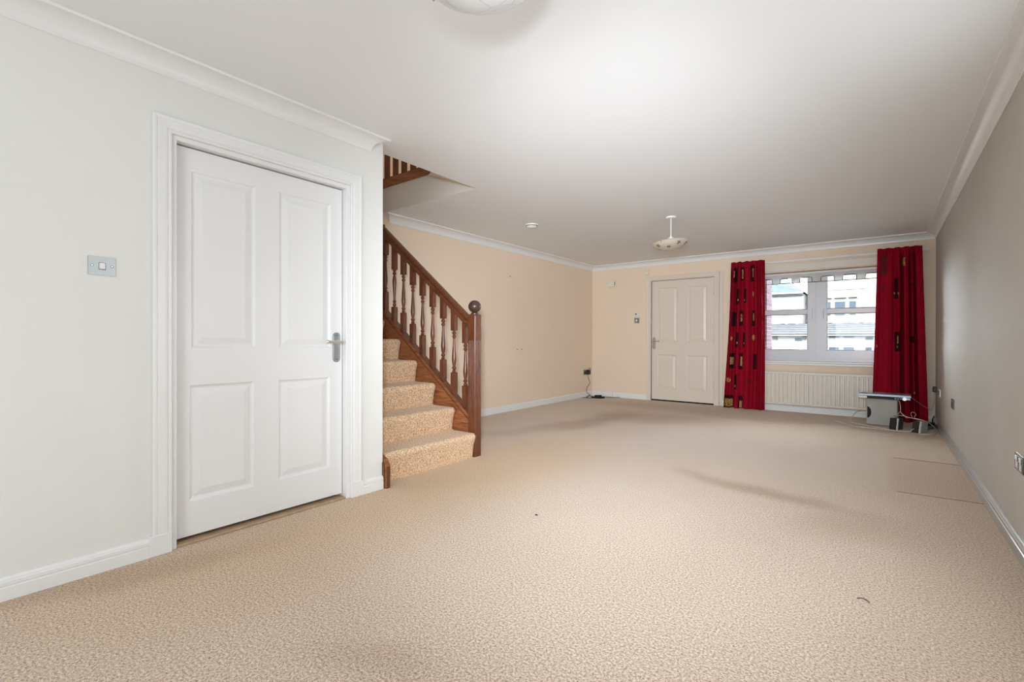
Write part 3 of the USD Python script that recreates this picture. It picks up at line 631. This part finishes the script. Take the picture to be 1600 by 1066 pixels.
# newel
NWX0, NWX1, NWY0, NWY1 = -2.883, -2.800, 3.095, 3.178
cx, cy, hw = (NWX0 + NWX1) / 2, (NWY0 + NWY1) / 2, .0415
sq = Polygon([(-hw + .003, -hw), (hw - .003, -hw), (hw, -hw + .003), (hw, hw - .003), (hw - .003, hw), (-hw + .003, hw), (-hw, hw - .003), (-hw, -hw + .003)])
fl = sq
for k in range(4):
    o = (k - 1.5) * .0175
    for p in ((o, -hw), (o, hw), (-hw, o), (hw, o)): fl = fl.difference(Point(p).buffer(.0062, quad_segs=4))
topc = trimesh.convex.convex_hull(np.array([(sx * (hw if z < 1.24 else hw - .008), sy * (hw if z < 1.24 else hw - .008), z) for sx in (-1, 1) for sy in (-1, 1) for z in (1.232, 1.246)]))
parts = [prism(sq, 'z', 0, .436), prism(fl, 'z', .436, 1.017), prism(sq, 'z', 1.017, 1.234), topc]
nw = obj('newel_post', [moved(p, (cx, cy, 0)) for p in parts], WOODV, st, label='fluted square newel post')
obj('newel_ball', moved(lathe([(.034, 1.246), (.034, 1.254), (.030, 1.258), (.024, 1.262), (.022, 1.267)] + [(.056 * math.cos(a), 1.316 + .055 * math.sin(a)) for a in np.linspace(-1.12, 1.54, 20)], 28), (cx, cy, 0)), WOODK, nw, smooth=40, label='dark turned ball finial')
plug = trimesh.creation.cylinder(.013, segment=[(NWX1 - .002, cy + .004, 1.160), (NWX1 + .003, cy + .004, 1.160)], sections=20)
plug2 = trimesh.creation.cylinder(.006, segment=[(NWX1, cy + .004, 1.160), (NWX1 + .0045, cy + .004, 1.160)], sections=14)
obj('screw_plug', [plug, plug2], WOODV, nw)
obj('upper_newel', [cb(-4.235, -4.149, 3.095, 3.178, 1.25, 2.235, .004)], WOODV, st)
# handrail: moulded section swept up the slope
zh = lambda x: 1.6475 + .797 * (-3.424 - x)
hp = [(-.030, -.052), (-.031, -.036), (-.024, -.026), (-.033, -.016), (-.035, -.006), (-.028, .004), (-.012, .009), (0, .010), (.012, .009), (.028, .004), (.035, -.006), (.033, -.016), (.024, -.026), (.031, -.036), (.030, -.052)]
v = []
for x in (-4.16, NWX0 + .004):
    for a, b in hp: v.append((x, cy + a, zh(x) - .010 * 1.28 + b * 1.62))
m = closed_sweep([(p[0], p[1], p[2]) for p in v], len(hp))
hr = obj('handrail', m, WOODX, st, smooth=32)
zr = lambda x: zh(x) - .105
# balusters
tp = [(.0120, 0), (.0185, .006), (.0185, .010), (.0120, .020), (.0125, .026), (.0195, .036), (.0195, .044), (.0120, .054), (.0125, .062), (.0165, .078), (.0200, .105), (.0205, .125), (.0190, .155), (.0150, .215), (.0118, .270), (.0105, .305), (.0115, .312), (.0180, .322), (.0180, .330), (.0115, .338), (.0115, .344), (.0185, .354), (.0185, .362), (.0120, .372), (.0120, .380)]
for k in range(9):
    x = -2.951 - .1420 * k; dz = -.05 if k == 7 else 0.0
    b0 = zs(x) + .19 + dz; b1 = b0 + .38; h = .0225
    low = trimesh.convex.convex_hull(np.array([(x + sx * h, cy + sy * h, zz) for sx in (-1, 1) for sy in (-1, 1) for zz in (zs(x + sx * h) - .004, b0 - .004)] + [(x + sx * (h - .005), cy + sy * (h - .005), b0) for sx in (-1, 1) for sy in (-1, 1)]))
    upb = trimesh.convex.convex_hull(np.array([(x + sx * h, cy + sy * h, zz) for sx in (-1, 1) for sy in (-1, 1) for zz in (zr(x + sx * h) + .012, b1 + .004)] + [(x + sx * (h - .005), cy + sy * (h - .005), b1) for sx in (-1, 1) for sy in (-1, 1)]))
    pf = tp if k != 7 else [(r, .38 - z) for r, z in tp[::-1]]
    turn = moved(lathe(pf, 20, cap=False), (x, cy, b0))
    v1, f1, n1 = meshkit.arrays(trimesh.util.concatenate([low, turn, upb]), 35)
    obj('baluster', trimesh.util.concatenate([low, turn, upb]), WOODV, st, smooth=35)

# landing balustrade above
lb = thing('landing_balustrade', 'dark balusters and brown edge board seen up through the stairwell opening', 'balustrade')
obj('edge_board', [cb(-5.1, -3.40, OPY - .022, OPY + .028, 2.622, 2.708, .004)], WOODB, lb)
obj('base_rail', cb(-5.1, -2.9, OPY - .01, OPY + .05, 2.708, 2.724, .003), WOODX, lb)
for k in range(10):
    x = -3.742 + .138 * 5 - .138 * (k + 0); x = -4.1545 + .138 * (k - 4)
    b = [cb(x - .0225, x + .0225, OPY, OPY + .045, 2.724, 3.03, .002), moved(lathe([(r, z * 1.0) for r, z in tp], 16, cap=False), (x, OPY + .0225, 3.03)), cb(x - .0225, x + .0225, OPY, OPY + .045, 3.41, 3.60, .002)]
    obj('baluster', b, WOODV, lb, smooth=35)
obj('handrail', cb(-5.1, -2.9, OPY - .012, OPY + .057, 3.60, 3.67, .012), WOODX, lb)

# ------------------------------------------------------------------ ceiling lights and detector
bowl_prof_o = [(.0, 0), (.045, .003), (.085, .010), (.125, .024), (.160, .044), (.185, .066), (.200, .088)]
bowl_prof = bowl_prof_o + [(r - .004 if r > .01 else 0, z + .004) for r, z in bowl_prof_o[::-1]]
def pendant(label, px, py, tilt, bowl, motif):
    t = thing('pendant_light', label, 'ceiling light', (px, py, H))
    obj('ceiling_rose', lathe([(.050, -.020), (.055, -.016), (.055, -.004), (.052, 0)], 28), WPLAST, t, smooth=35)
    obj('stem', trimesh.creation.cylinder(.0065, segment=[(0, 0, -.22), (0, 0, -.018)], sections=14), WPLAST, t, smooth=35)
    obj('lamp_holder', lathe([(.012, -.29), (.024, -.285), (.024, -.245), (.030, -.240), (.030, -.228), (.014, -.222), (.010, -.21)], 22), WPLAST, t, smooth=35)
    B = trimesh.transformations.rotation_matrix(tilt[0], [tilt[1], tilt[2], 0]); B[:3, 3] = (0, 0, -.362 if motif else -.345)
    bm = lathe(bowl_prof, 56, cap=False); bm.apply_transform(B); trimesh.repair.fix_normals(bm)
    bw = obj('glass_bowl', bm, bowl, t, smooth=60)
    rim = trimesh.creation.torus(.199, .0028, major_sections=56, minor_sections=8); rim.apply_translation([0, 0, .089]); rim.apply_transform(B)
    obj('rim', rim, BOWLRIM, bw, smooth=60)
    for k in range(3):
        a = k * 2 * math.pi / 3 + (.4 if motif else -1.1)
        p0 = np.array([.022 * math.cos(a), .022 * math.sin(a), -.24]); p1 = (B @ [.195 * math.cos(a), .195 * math.sin(a), .090, 1])[:3]
        obj('support_wire', tube([p0, (p0 + p1) / 2 + [0, 0, .006], p1, p1 + [0.006 * math.cos(a), .006 * math.sin(a), -.008]], .0016, 6, 4), CHROME, t)
        sb = trimesh.creation.icosphere(2, .0055); sb.apply_translation(p1 + np.array([.007 * math.cos(a), .007 * math.sin(a), -.012])); obj('rim_clip', sb, CHROME, t, smooth=True)
    if motif:
        r_ = np.array([p[0] for p in bowl_prof_o]); z_ = np.array([p[1] for p in bowl_prof_o])
        for k in range(9):
            a = k * 2 * math.pi / 9; rr = (.165, .12)[k % 2]
            vv, ff = [], []
            for leaf in range(5):
                la = leaf * 2 * math.pi / 5 + k
                base = len(vv)
                for (dr, da) in ((0, 0), (.014, .006), (.026, 0), (.014, -.006)):
                    lx = dr * math.cos(la) - da * math.sin(la); ly = dr * math.sin(la) + da * math.cos(la)
                    q = rr + lx; an = a + ly / rr; vv.append((q * math.cos(an), q * math.sin(an), np.interp(q, r_, z_) - .0016))
                ff += [[base, base + 2, base + 1], [base, base + 3, base + 2]]
            vv = np.array(vv); n = len(vv); vv2 = np.vstack([vv, vv + [0, 0, .0012]]); ff2 = ff + [[c + n, b + n, a_ + n] for a_, b, c in ff]
            mm = trimesh.Trimesh(vv2, ff2, process=False); mm.apply_transform(B); obj('leaf_motif', mm, MOTIF, bw)
    return t
pendant('white glass bowl ceiling light at the very top of the picture, nearest the camera', -.925, 1.040, (.03, 1, 0), BOWL, 0)
pendant('cream glass bowl pendant with brown leaf motifs hanging tilted near the window end', -1.826, 5.194, (.10, .55, -.8), BOWLC, 1)
sd = thing('smoke_detector', 'small round white smoke detector on the ceiling', 'smoke detector', (-3.237, 4.561, H))
obj('base', lathe([(.070, -.012), (.074, -.010), (.074, 0)], 32), WPLAST, sd, smooth=35)
obj('cover', lathe([(.0, -.042), (.030, -.042), (.052, -.036), (.062, -.026), (.064, -.012)], 32, cap=False), WPLAST, sd, smooth=35)
obj('vent_ring', lathe([(.066, -.024), (.0665, -.016), (.060, -.016), (.060, -.024)], 32, cap=False), GREYP, sd)

# ------------------------------------------------------------------ switches, sockets, small boxes
def plate(parent, name, u0, u1, z0, z1, place, m, depth=.005, r=.004):
    po = rrect(u0, u1, z0, z1, r, 3); e = extrude(po, depth * .6); e2 = extrude(po.buffer(-.002), depth * .4); e2.apply_translation([0, 0, depth * .6])
    me = trimesh.util.concatenate([e, e2]); v = np.array([place(a, c, b) for a, b, c in me.vertices]); me = trimesh.Trimesh(v, me.faces, process=False); trimesh.repair.fix_normals(me)
    return obj(name, me, m, parent)
def bit(u0, u1, z0, z1, h0, h1, place, c=.001):
    p = cb(u0, u1, z0, z1, h0, h1, c); v = np.array([place(a, h, b) for a, b, h in p.vertices]); p = trimesh.Trimesh(v, p.faces, process=False); trimesh.repair.fix_normals(p); return p
def disc(u, z, r, h0, h1, place):
    p = extrude(Point(u, z).buffer(r, quad_segs=5), h1 - h0); v = np.array([place(a, h0 + h, b) for a, b, h in p.vertices]); p = trimesh.Trimesh(v, p.faces, process=False); trimesh.repair.fix_normals(p); return p
sw = thing('light_switch', 'brushed steel single light switch on the near wall left of the door', 'light switch')
plate(sw, 'face_plate', .515, .610, 1.3035, 1.3865, pw, BRUSHED, .006)
obj('rocker', bit(.553, .574, 1.331, 1.358, .005, .010, pw, .002), WPLAST, sw); obj('rocker_surround', bit(.551, .576, 1.328, 1.360, .005, .0065, pw), GREYP, sw)
for u in (.529, .597): obj('screw', [disc(u, 1.345, .0052, .006, .0066, pw)], GREYP, sw); obj('screw_head', disc(u, 1.345, .003, .006, .0072, pw), CHROME, sw)
pl2 = lambda u, h, z: (u, D - h, z)
ch = thing('door_chime', 'square cream chime box on the far wall near the corner', 'door chime')
obj('cover', cb(-3.900, -3.775, D - .040, D, 1.968, 2.092, .008), CREAMP, ch); obj('side_slot', cb(-3.776, -3.770, D - .030, D - .010, 2.005, 2.055, .001), BLACKP, ch)
obj('back_plate', cb(-3.775, -3.758, D - .022, D, 1.972, 2.088, .003), CREAMP, ch)
sn = thing('alarm_sensor', 'small cream alarm sensor above the front door corner', 'sensor')
obj('housing', cb(-3.210, -3.143, D - .035, D, 2.132, 2.242, .008), CREAMP, sn); obj('lens', cb(-3.198, -3.155, D - .039, D - .034, 2.145, 2.185, .002), WPLAST, sn)
bp1 = thing('bell_plate', 'cream wall plate with a brown button above the chrome switch', 'wall plate')
plate(bp1, 'face_plate', -3.422, -3.307, 1.418, 1.508, pl2, CREAMP, .010); obj('button', disc(-3.375, 1.472, .013, .009, .016, pl2), MOTIF, bp1)
sw2 = thing('light_switch', 'chrome single light switch beside the front door', 'light switch')
plate(sw2, 'face_plate', -3.411, -3.312, 1.313, 1.408, pl2, BRUSHED, .007); obj('surround', bit(-3.395, -3.328, 1.330, 1.392, .006, .0078, pl2), GREYP, sw2); obj('rocker', bit(-3.382, -3.352, 1.345, 1.378, .006, .012, pl2, .002), WPLAST, sw2)
pl3 = lambda u, h, z: (L2 + h, u, z)
so = thing('wall_socket', 'metal double socket with a black plug in the far left corner', 'socket')
plate(so, 'face_plate', 7.555, 7.735, .400, .485, pl3, BRUSHED, .008); obj('switch_bar', bit(7.60, 7.69, .462, .476, .007, .011, pl3), WPLAST, so)
pg = thing('plug_adapter', 'black plug-in power adapter in the corner socket', 'plug')
obj('body', cb(L2 + .008, L2 + .075, 7.615, 7.700, .400, .482, .010), BLACKP, pg); obj('pin_shoulder', cb(L2 + .004, L2 + .012, 7.625, 7.69, .41, .47, .003), BLACKP, pg)
cbl = [(L2 + .06, 7.62, .402), (L2 + .075, 7.61, .33), (L2 + .09, 7.63, .25), (L2 + .06, 7.585, .17), (L2 + .06, 7.57, .10), (L2 + .10, 7.60, .05), (L2 + .14, 7.60, .012)]
obj('power_cable', tube(cbl + [(L2 + .20, 7.57, .006), (L2 + .26, 7.58, .006)], .0042, 8), CABLEB, label='black cable dropping from the corner socket to the router', cat='cable', smooth=60)
lp = [(L2 + .06, 7.69, .46), (L2 + .075, 7.68, .50), (L2 + .075, 7.64, .515), (L2 + .06, 7.61, .48)]
obj('cable_loop', tube(lp, .004, 8), CABLEB, pg, smooth=60)
ro = thing('router', 'flat black oval router lying on the carpet in the far left corner', 'router', (-3.955, 7.60, 0))
ov = np.array([(.125 * math.cos(a), .085 * math.sin(a)) for a in np.linspace(0, 2 * math.pi, 40, endpoint=False)])
def oval(z0, z1, s0, s1):
    return trimesh.convex.convex_hull(np.vstack([np.c_[ov * s0, np.full(40, z0)], np.c_[ov * s1, np.full(40, z1)]]))
obj('base', moved(oval(0, .018, .94, 1.0), rz=.4), BLACKP, ro); obj('top_cover', moved(oval(.018, .032, 1.0, .88), rz=.4), BLACKM, ro)
obj('stand', moved(cb(-.06, .06, -.02, .02, .030, .052, .006), rz=.7), BLACKP, ro); obj('badge', moved(cb(-.015, .015, -.062, -.045, .028, .033, .001), rz=.4), GREYP, ro)
obj('power_cable', tube([(-4.17, 7.42, .007), (-4.12, 7.48, .006), (-4.09, 7.54, .04), (-4.08, 7.50, .05), (-4.10, 7.44, .012), (-4.02, 7.46, .006), (-3.98, 7.52, .012)], .004, 8), CABLEB, label='loose black cable curled on the carpet by the skirting', cat='cable', smooth=60)
obj('power_cable', tube([(-3.84, 7.68, .012), (-3.80, 7.76, .007), (-3.74, 7.82, .006), (-3.66, 7.855, .010)], .004, 8), CABLEB, label='black cable running from the router towards the white junction box', cat='cable', smooth=60)
jb = thing('junction_box', 'white telephone junction box on the skirting behind the router', 'junction box')
obj('housing', cb(-3.995, -3.80, D - .055, D - .016, .012, .100, .006), WPLAST, jb); obj('lid_seam', cb(-3.996, -3.799, D - .050, D - .046, .05, .053, .0005), GREYP, jb)
pr_ = lambda u, h, z: (R - h, u, z)
so = thing('wall_socket', 'chrome double socket on the right wall at the picture edge', 'socket')
plate(so, 'face_plate', 3.205, 3.383, .398, .482, pr_, NICKEL, .006)
obj('insert', bit(3.222, 3.366, .410, .470, .005, .0068, pr_), BLACKP, so)
for u in (3.255, 3.335): obj('rocker', bit(u - .014, u + .014, .445, .468, .006, .011, pr_, .002), WPLAST, so)
for u in (3.255, 3.335): obj('outlet', bit(u - .022, u + .022, .408, .440, .006, .0078, pr_, .001), WPLAST, so)
for u in (3.255, 3.335):
    for du, dz, wu, wz in ((0, .433, .003, .005), (-.011, .418, .004, .002), (.011, .418, .004, .002)): obj('pin_hole', bit(u + du - wu, u + du + wu, dz - wz, dz + wz, .007, .0082, pr_, .0004), BLACKP, so)
so = thing('wall_socket', 'chrome double socket halfway along the right wall', 'socket')
plate(so, 'face_plate', 5.925, 6.10, .392, .480, pr_, NICKEL, .008); obj('insert', bit(5.94, 6.085, .402, .430, .007, .010, pr_), BLACKP, so); obj('insert', bit(5.94, 6.085, .445, .470, .007, .010, pr_), BLACKP, so)
so = thing('wall_socket', 'white socket low on the right wall beside the corner curtain', 'socket')
plate(so, 'face_plate', 7.20, 7.36, .385, .470, pr_, WPLAST, .012); obj('insert', bit(7.225, 7.335, .40, .455, .011, .014, pr_), GREYP, so)
pg = thing('plug_adapter', 'dark plug in a socket right in the corner behind the curtain edge', 'plug')
obj('body', cb(R - .035, R, 7.70, 7.76, .40, .465, .006), BLACKP, pg); obj('button', cb(R - .039, R - .034, 7.715, 7.735, .425, .44, .002), GREYP, pg)
for i, (y, z, lab) in enumerate(((5.419, 1.933, 'tiny nail high on the long beige wall'), (5.59, .883, 'small screw hole plug low on the long beige wall, left of its twin'), (5.70, .883, 'small screw hole plug low on the long beige wall, right of its twin'))):
    obj('wall_nail', trimesh.creation.cylinder(.008, segment=[(L2 - .004, y, z), (L2 + .008, y, z)], sections=10), GREYP, label=lab, cat='nail')

# ------------------------------------------------------------------ the corner clutter
sb_ = thing('subwoofer', 'grey box subwoofer standing on the carpet by the radiator', 'subwoofer', (-.150, 7.245, 0), -3.0)
obj('cabinet', cb(0, .298, 0, .30, .004, .326, .010), SUBGREY, sb_)
hd = Point(0.012, .155).buffer(.068, quad_segs=12).intersection(sbox(.012, 0, .2, .4))
hd = Polygon([(x * .55 + .0054, z) for x, z in hd.exterior.coords])
obj('port', prism(hd, 'y', -.002, .004), BLACKM, sb_, label='black half-round bass port')
for x, y in ((.03, .03), (.285, .03), (.03, .27), (.285, .27)): obj('foot', trimesh.creation.cylinder(.012, segment=[(x, y, 0), (x, y, .006)], sections=12), BLACKP, sb_)
dv = thing('disc_player', 'flat silver disc player lying across the grey subwoofer', 'disc player', (-.224, 7.19, .327), -1.5)
obj('body', [cb(.004, .488, .012, .24, .004, .046, .004)], BLACKP, dv)
lid = prism([(0.0, .034), (.0, .054), (.014, .064), (.24, .064), (.245, .050), (.245, .040), (.02, .034)], 'x', 0, .492); obj('lid', lid, SILVER, dv, smooth=30)
obj('dark_window', cb(.03, .15, .03, .2, .060, .0655, .001), BLACKM, dv)
obj('front_corner', cb(.004, .085, .000, .03, .002, .030, .003), WPLAST, dv); obj('front_corner', cb(.41, .488, .000, .03, .002, .032, .003), SILVER, dv)
dial = trimesh.creation.cylinder(.020, segment=[(.435, -.008, .016), (.435, .0, .016)], sections=24); obj('dial', dial, CHROME, dv, smooth=40)
for k in range(3): obj('button', cb(.345 + .024 * k, .357 + .024 * k, -.006, .012, .010, .016, .001), WPLAST, dv)
obj('tray', cb(.09, .34, .006, .03, .004, .030, .002), BLACKM, dv)
def small_speaker(label, x, y, rz, tone, tiltx):
    t = thing('speaker', label, 'speaker', (x, y, 0), rz)
    def wedge(x0, x1, y0, y1, h, lean):
        return trimesh.convex.convex_hull(np.array([(a, b + (lean if c else 0), c) for a in (x0, x1) for b in (y0, y1) for c in (0.0, h)]))
    obj('grille', wedge(0, .075, -.004, .010, .128, .020), BLACKP, t); obj('case', wedge(.0, .072, .012, .105, .125, .018), tone, t)
    obj('bezel', wedge(.074, .083, -.006, .012, .130, .020), WPLAST, t, label='pale edge strip')
    obj('side_panel', wedge(.0725, .080, .013, .105, .124, .018), tone, t)
    obj('base_foot', cb(.0, .08, .0, .08, 0, .008, .002), BLACKP, t)
    return t
small_speaker('small black desktop speaker against the subwoofer side', .070, 7.060, -30.0, SPKDARK, 0)
small_speaker('small grey-sided desktop speaker nearest the right wall', .268, 6.960, -40.0, SPKGREY, 0)
def cord(label, pts, m=CABLEW, r=.0042, name='cable'):
    obj(name, tube(pts, r, 8), m, label=label, cat='cable', smooth=60)
cord('long white cable lying loose on the carpet in front of the subwoofer', [(-.466, 7.31, .006), (-.36, 7.12, .006), (-.247, 6.965, .006), (-.15, 6.955, .006), (.0, 6.93, .006), (.15, 6.915, .006), (.24, 6.90, .012), (.265, 6.915, .030), (.285, 6.93, .045)])
cord('pale cable looping past the radiator end of the subwoofer', [(-.20, 7.70, .12), (-.26, 7.60, .10), (-.31, 7.45, .03), (-.30, 7.33, .006), (-.2, 7.18, .006), (-.02, 7.03, .006), (.06, 6.985, .008)])
cord('white cable bundle hanging from the player behind the small speakers', [(.10, 7.36, .315), (.13, 7.34, .32), (.165, 7.33, .30), (.175, 7.31, .24), (.178, 7.28, .18), (.20, 7.24, .15), (.235, 7.20, .125)], r=.005)
cord('thin white cable forking left over the dark speaker', [(.178, 7.285, .19), (.15, 7.22, .16), (.12, 7.15, .145), (.105, 7.10, .140), (.11, 7.07, .136)])
cord('white cable running between the tops of the two small speakers', [(.10, 7.10, .142), (.15, 7.17, .150), (.21, 7.18, .145), (.27, 7.10, .140), (.325, 7.03, .138)])
cord('pinkish coiled loop of cable above the grey speaker', [(.19, 7.26, .165), (.24, 7.20, .13), (.275, 7.15, .14), (.265, 7.14, .185), (.285, 7.14, .205), (.31, 7.14, .18), (.295, 7.14, .14), (.34, 7.08, .13), (.38, 7.03, .125)], m=CABLEP)
cord('white cable sweeping along the right wall skirting and back to the speakers', [(.30, 7.10, .14), (.37, 7.06, .128), (.42, 7.12, .10), (.48, 7.25, .03), (.495, 7.30, .008), (.487, 7.12, .006), (.455, 6.94, .006), (.40, 6.86, .006), (.34, 6.85, .006)])
cord('thin red cable stretched from the player to the corner socket', [(.25, 7.25, .375), (.31, 7.40, .32), (.40, 7.50, .24), (.47, 7.60, .20), (.50, 7.69, .28), (.505, 7.72, .41)], m=CABLEP, r=.0028)
ex = thing('extension_lead', 'dark extension strip tangled behind the grey speaker in the corner', 'extension lead', (.435, 7.33, 0), 68.0)
obj('strip', cb(-.15, .15, -.03, .03, 0, .042, .006), GREYP, ex)
for k in range(3): obj('outlet', cb(-.12 + .09 * k, -.065 + .09 * k, -.025, .025, .041, .044, .001), BLACKP, ex)
ad = thing('power_brick', 'black power adapter lying on the extension strip', 'power adapter', (.44, 7.33, .044), 60.0)
obj('body', cb(-.05, .05, -.028, .028, 0, .035, .008), BLACKP, ad); obj('strain_relief', cb(.05, .068, -.006, .006, .010, .022, .003), BLACKP, ad)
cord('black cable from the extension strip up the corner wall', [(.46, 7.48, .03), (.48, 7.60, .03), (.488, 7.70, .07), (.50, 7.74, .09), (.507, 7.80, .10)], m=CABLEB, r=.006)

# ------------------------------------------------------------------ outside the window
struct('ground', bx(-40, 30, D + .3, 80, -1.2, -.95), TARMAC)
bpier = thing('brick_pier', 'red-brown brick porch pier just outside the left window pane', 'brick pier')
PX0, PX1, PY0, PY1 = -1.80, -1.417, 8.30, 8.745
obj('mortar_core', bx(PX0 + .012, PX1 - .004, PY0 + .004, PY1 - .004, -.95, 2.5), MORTAR, bpier)
k = 0; z = .50
while z < 2.2:
    rows = [(PY0, PY0 + .215), (PY0 + .226, PY1)] if k % 2 else [(PY0, PY0 + .10), (PY0 + .111, PY0 + .33), (PY0 + .341, PY1)]
    for q, (a, b) in enumerate(rows):
        if q == 0 and k % 2 == 0: obj('brick', bx(PX0, PX1, a, b, z, z + .053), BRICKS[(k * 7 + q * 5) % 3], bpier)
        elif q == 0: obj('brick', bx(PX1 - .2, PX1, a, b, z, z + .053), BRICKS[(k * 7 + q * 5) % 3], bpier); obj('brick', bx(PX0, PX1 - .211, a, b, z, z + .053), BRICKS[(k + 1) % 3], bpier)
        else: obj('brick', bx(PX1 - .1, PX1, a, b, z, z + .053), BRICKS[(k * 7 + q * 5 + 1) % 3], bpier)
    z += .0625; k += 1
FASCIA = mat('fascia_board', (.16, .16, .157), .5)
gb = thing('garage_block', 'low white outbuilding with a grey tiled roof across the road', 'building')
obj('wall', bx(-9, 4, 36, 42, -.95, 1.30), RENDERW, gb)
obj('fascia', cb(-9.2, 4.2, 35.6, 35.8, 1.30, 1.39, .01), FASCIA, gb)
for k in range(5):
    y0 = 35.55 + k * 1.1; z0 = 1.39 + k * .16
    obj('tile_course', trimesh.convex.convex_hull(np.array([(x, y, zz) for x in (-9.2, 4.2) for (y, zz) in ((y0, z0), (y0, z0 + .06), (y0 + 1.25, z0 + .21), (y0 + 1.25, z0 + .12))])), SLATE, gb)
rs = np.random.default_rng(4); rx = np.linspace(-9.2, 4.2, 60)
obj('ridge', [cb(rx[i], rx[i + 1] + .01, 40.9, 41.2, 2.1, 2.22 + rs.uniform(-.03, .05), .01) for i in range(59)], SLATE, gb)
for x0, x1, z0, z1, m in ((-5.78, -5.50, 1.06, 1.29, TANB), (-4.05, -3.85, 1.06, 1.29, TANB), (-4.48, -4.10, 1.00, 1.20, GLASSB), (-2.62, -2.13, .10, .60, GLASSB), (-1.88, -1.36, .10, .60, GLASSB), (-.78, -.50, .10, .60, GLASSD), (-.78, -.44, 1.07, 1.24, GREEN), (-2.62, -2.1, 1.20, 1.28, SLATE), (-1.9, -1.35, 1.20, 1.28, SLATE)):  # the two SLATE strips are painted shadow under the eaves
    obj('panel_and_eave_shade' if m in (TANB, GREEN, SLATE) else 'window', cb(x0, x1, 35.94, 36.02, z0, z1, .01), m, gb)
hb = thing('terrace_house', 'tall cream rendered house with three upstairs windows across the road', 'house')
obj('wall', bx(-3.95, 4.0, 45, 53, -.95, 7.0), RENDERC, hb)
for x0, x1 in ((-3.62, -3.22), (-2.90, -2.28), (-1.98, -1.60)):
    wn = obj('window', cb(x0, x1, 44.93, 45.03, 3.0, 4.02, .01), GLASSB, hb); obj('lintel', cb(x0 - .06, x1 + .08, 44.85, 45.02, 4.28, 4.34, .01), SLATE, wn)
    obj('glazing_bar', cb(x0, x1, 44.91, 44.94, 3.48, 3.54, .005), PVC, wn)
obj('string_course', cb(-3.95, -1.0, 44.95, 45.02, 4.95, 5.02, .01), RENDERW, hb)
obj('roof', trimesh.convex.convex_hull(np.array([(x, y, z) for x in (-4.0, 4.3) for y, z in ((44.6, 7.0), (53.4, 7.0), (49, 9.6))])), SLATE, hb)
ha = thing('gabled_house', 'white house with a blue-grey roof seen in the upper left pane', 'house')
obj('wall', bx(-14, -5.0, 44, 52, -.95, 4.75), RENDERW, ha)
obj('gutter', cb(-14.2, -4.9, 43.6, 43.75, 4.72, 4.86, .02), FASCIA, ha)
obj('gutter_board', cb(-14.2, -4.9, 43.76, 43.95, 4.55, 4.66, .01), SLATE, ha)
obj('roof', trimesh.convex.convex_hull(np.array([(-14.2, 43.7, 4.86), (-4.9, 43.7, 4.86), (-14.2, 52.3, 4.86), (-4.9, 52.3, 4.86), (-13, 48, 8.2), (-7.4, 48, 6.9)])), SLATEB, ha)
cr = thing('car', 'white car parked across the road, its windows level with the sill', 'car', (-4.62, 30.2, -.95))
side = [(-2.0, .25), (-2.05, .60), (-1.95, .85), (-1.2, .98), (-.55, 1.42), (.55, 1.48), (1.35, 1.38), (1.85, .98), (1.98, .80), (1.95, .25)]
obj('body', prism(Polygon(side).buffer(.03), 'y', 0, 1.7), CARW, cr)
obj('side_window', prism([(-1.05, 1.0), (-.48, 1.36), (.2, 1.40), (.2, 1.0)], 'y', -.03, .02), GLASSD, cr); obj('side_window', prism([(.28, 1.0), (.28, 1.40), (1.2, 1.32), (1.5, 1.0)], 'y', -.03, .02), GLASSD, cr)
for x in (-1.25, 1.25):
    wh = obj('wheel', trimesh.creation.cylinder(.31, segment=[(x, -.04, .31), (x, .18, .31)], sections=28), RUBBER, cr, smooth=40); obj('hubcap', trimesh.creation.cylinder(.2, segment=[(x, -.055, .31), (x, -.03, .31)], sections=24), CHROME, wh, smooth=40)
obj('roof_rail', [cb(-.5, .9, .15, .2, 1.50, 1.54, .01)], GREYP, cr); obj('roof_rail', [cb(-.5, .9, 1.5, 1.55, 1.50, 1.54, .01)], GREYP, cr)

obj('carpet_lint', tube([(-1.595, 2.287, .004), (-1.588, 2.290, .006), (-1.580, 2.286, .005)], .0035, 6, 4), BLACKP, label='small dark speck of lint on the middle of the carpet', cat='lint')
obj('carpet_lint', tube([(-.075, 2.335, .003), (-.060, 2.345, .004), (-.045, 2.342, .003), (-.035, 2.325, .003)], .0016, 6, 5), BLACKP, label='thin curved dark thread on the carpet at the right', cat='lint')
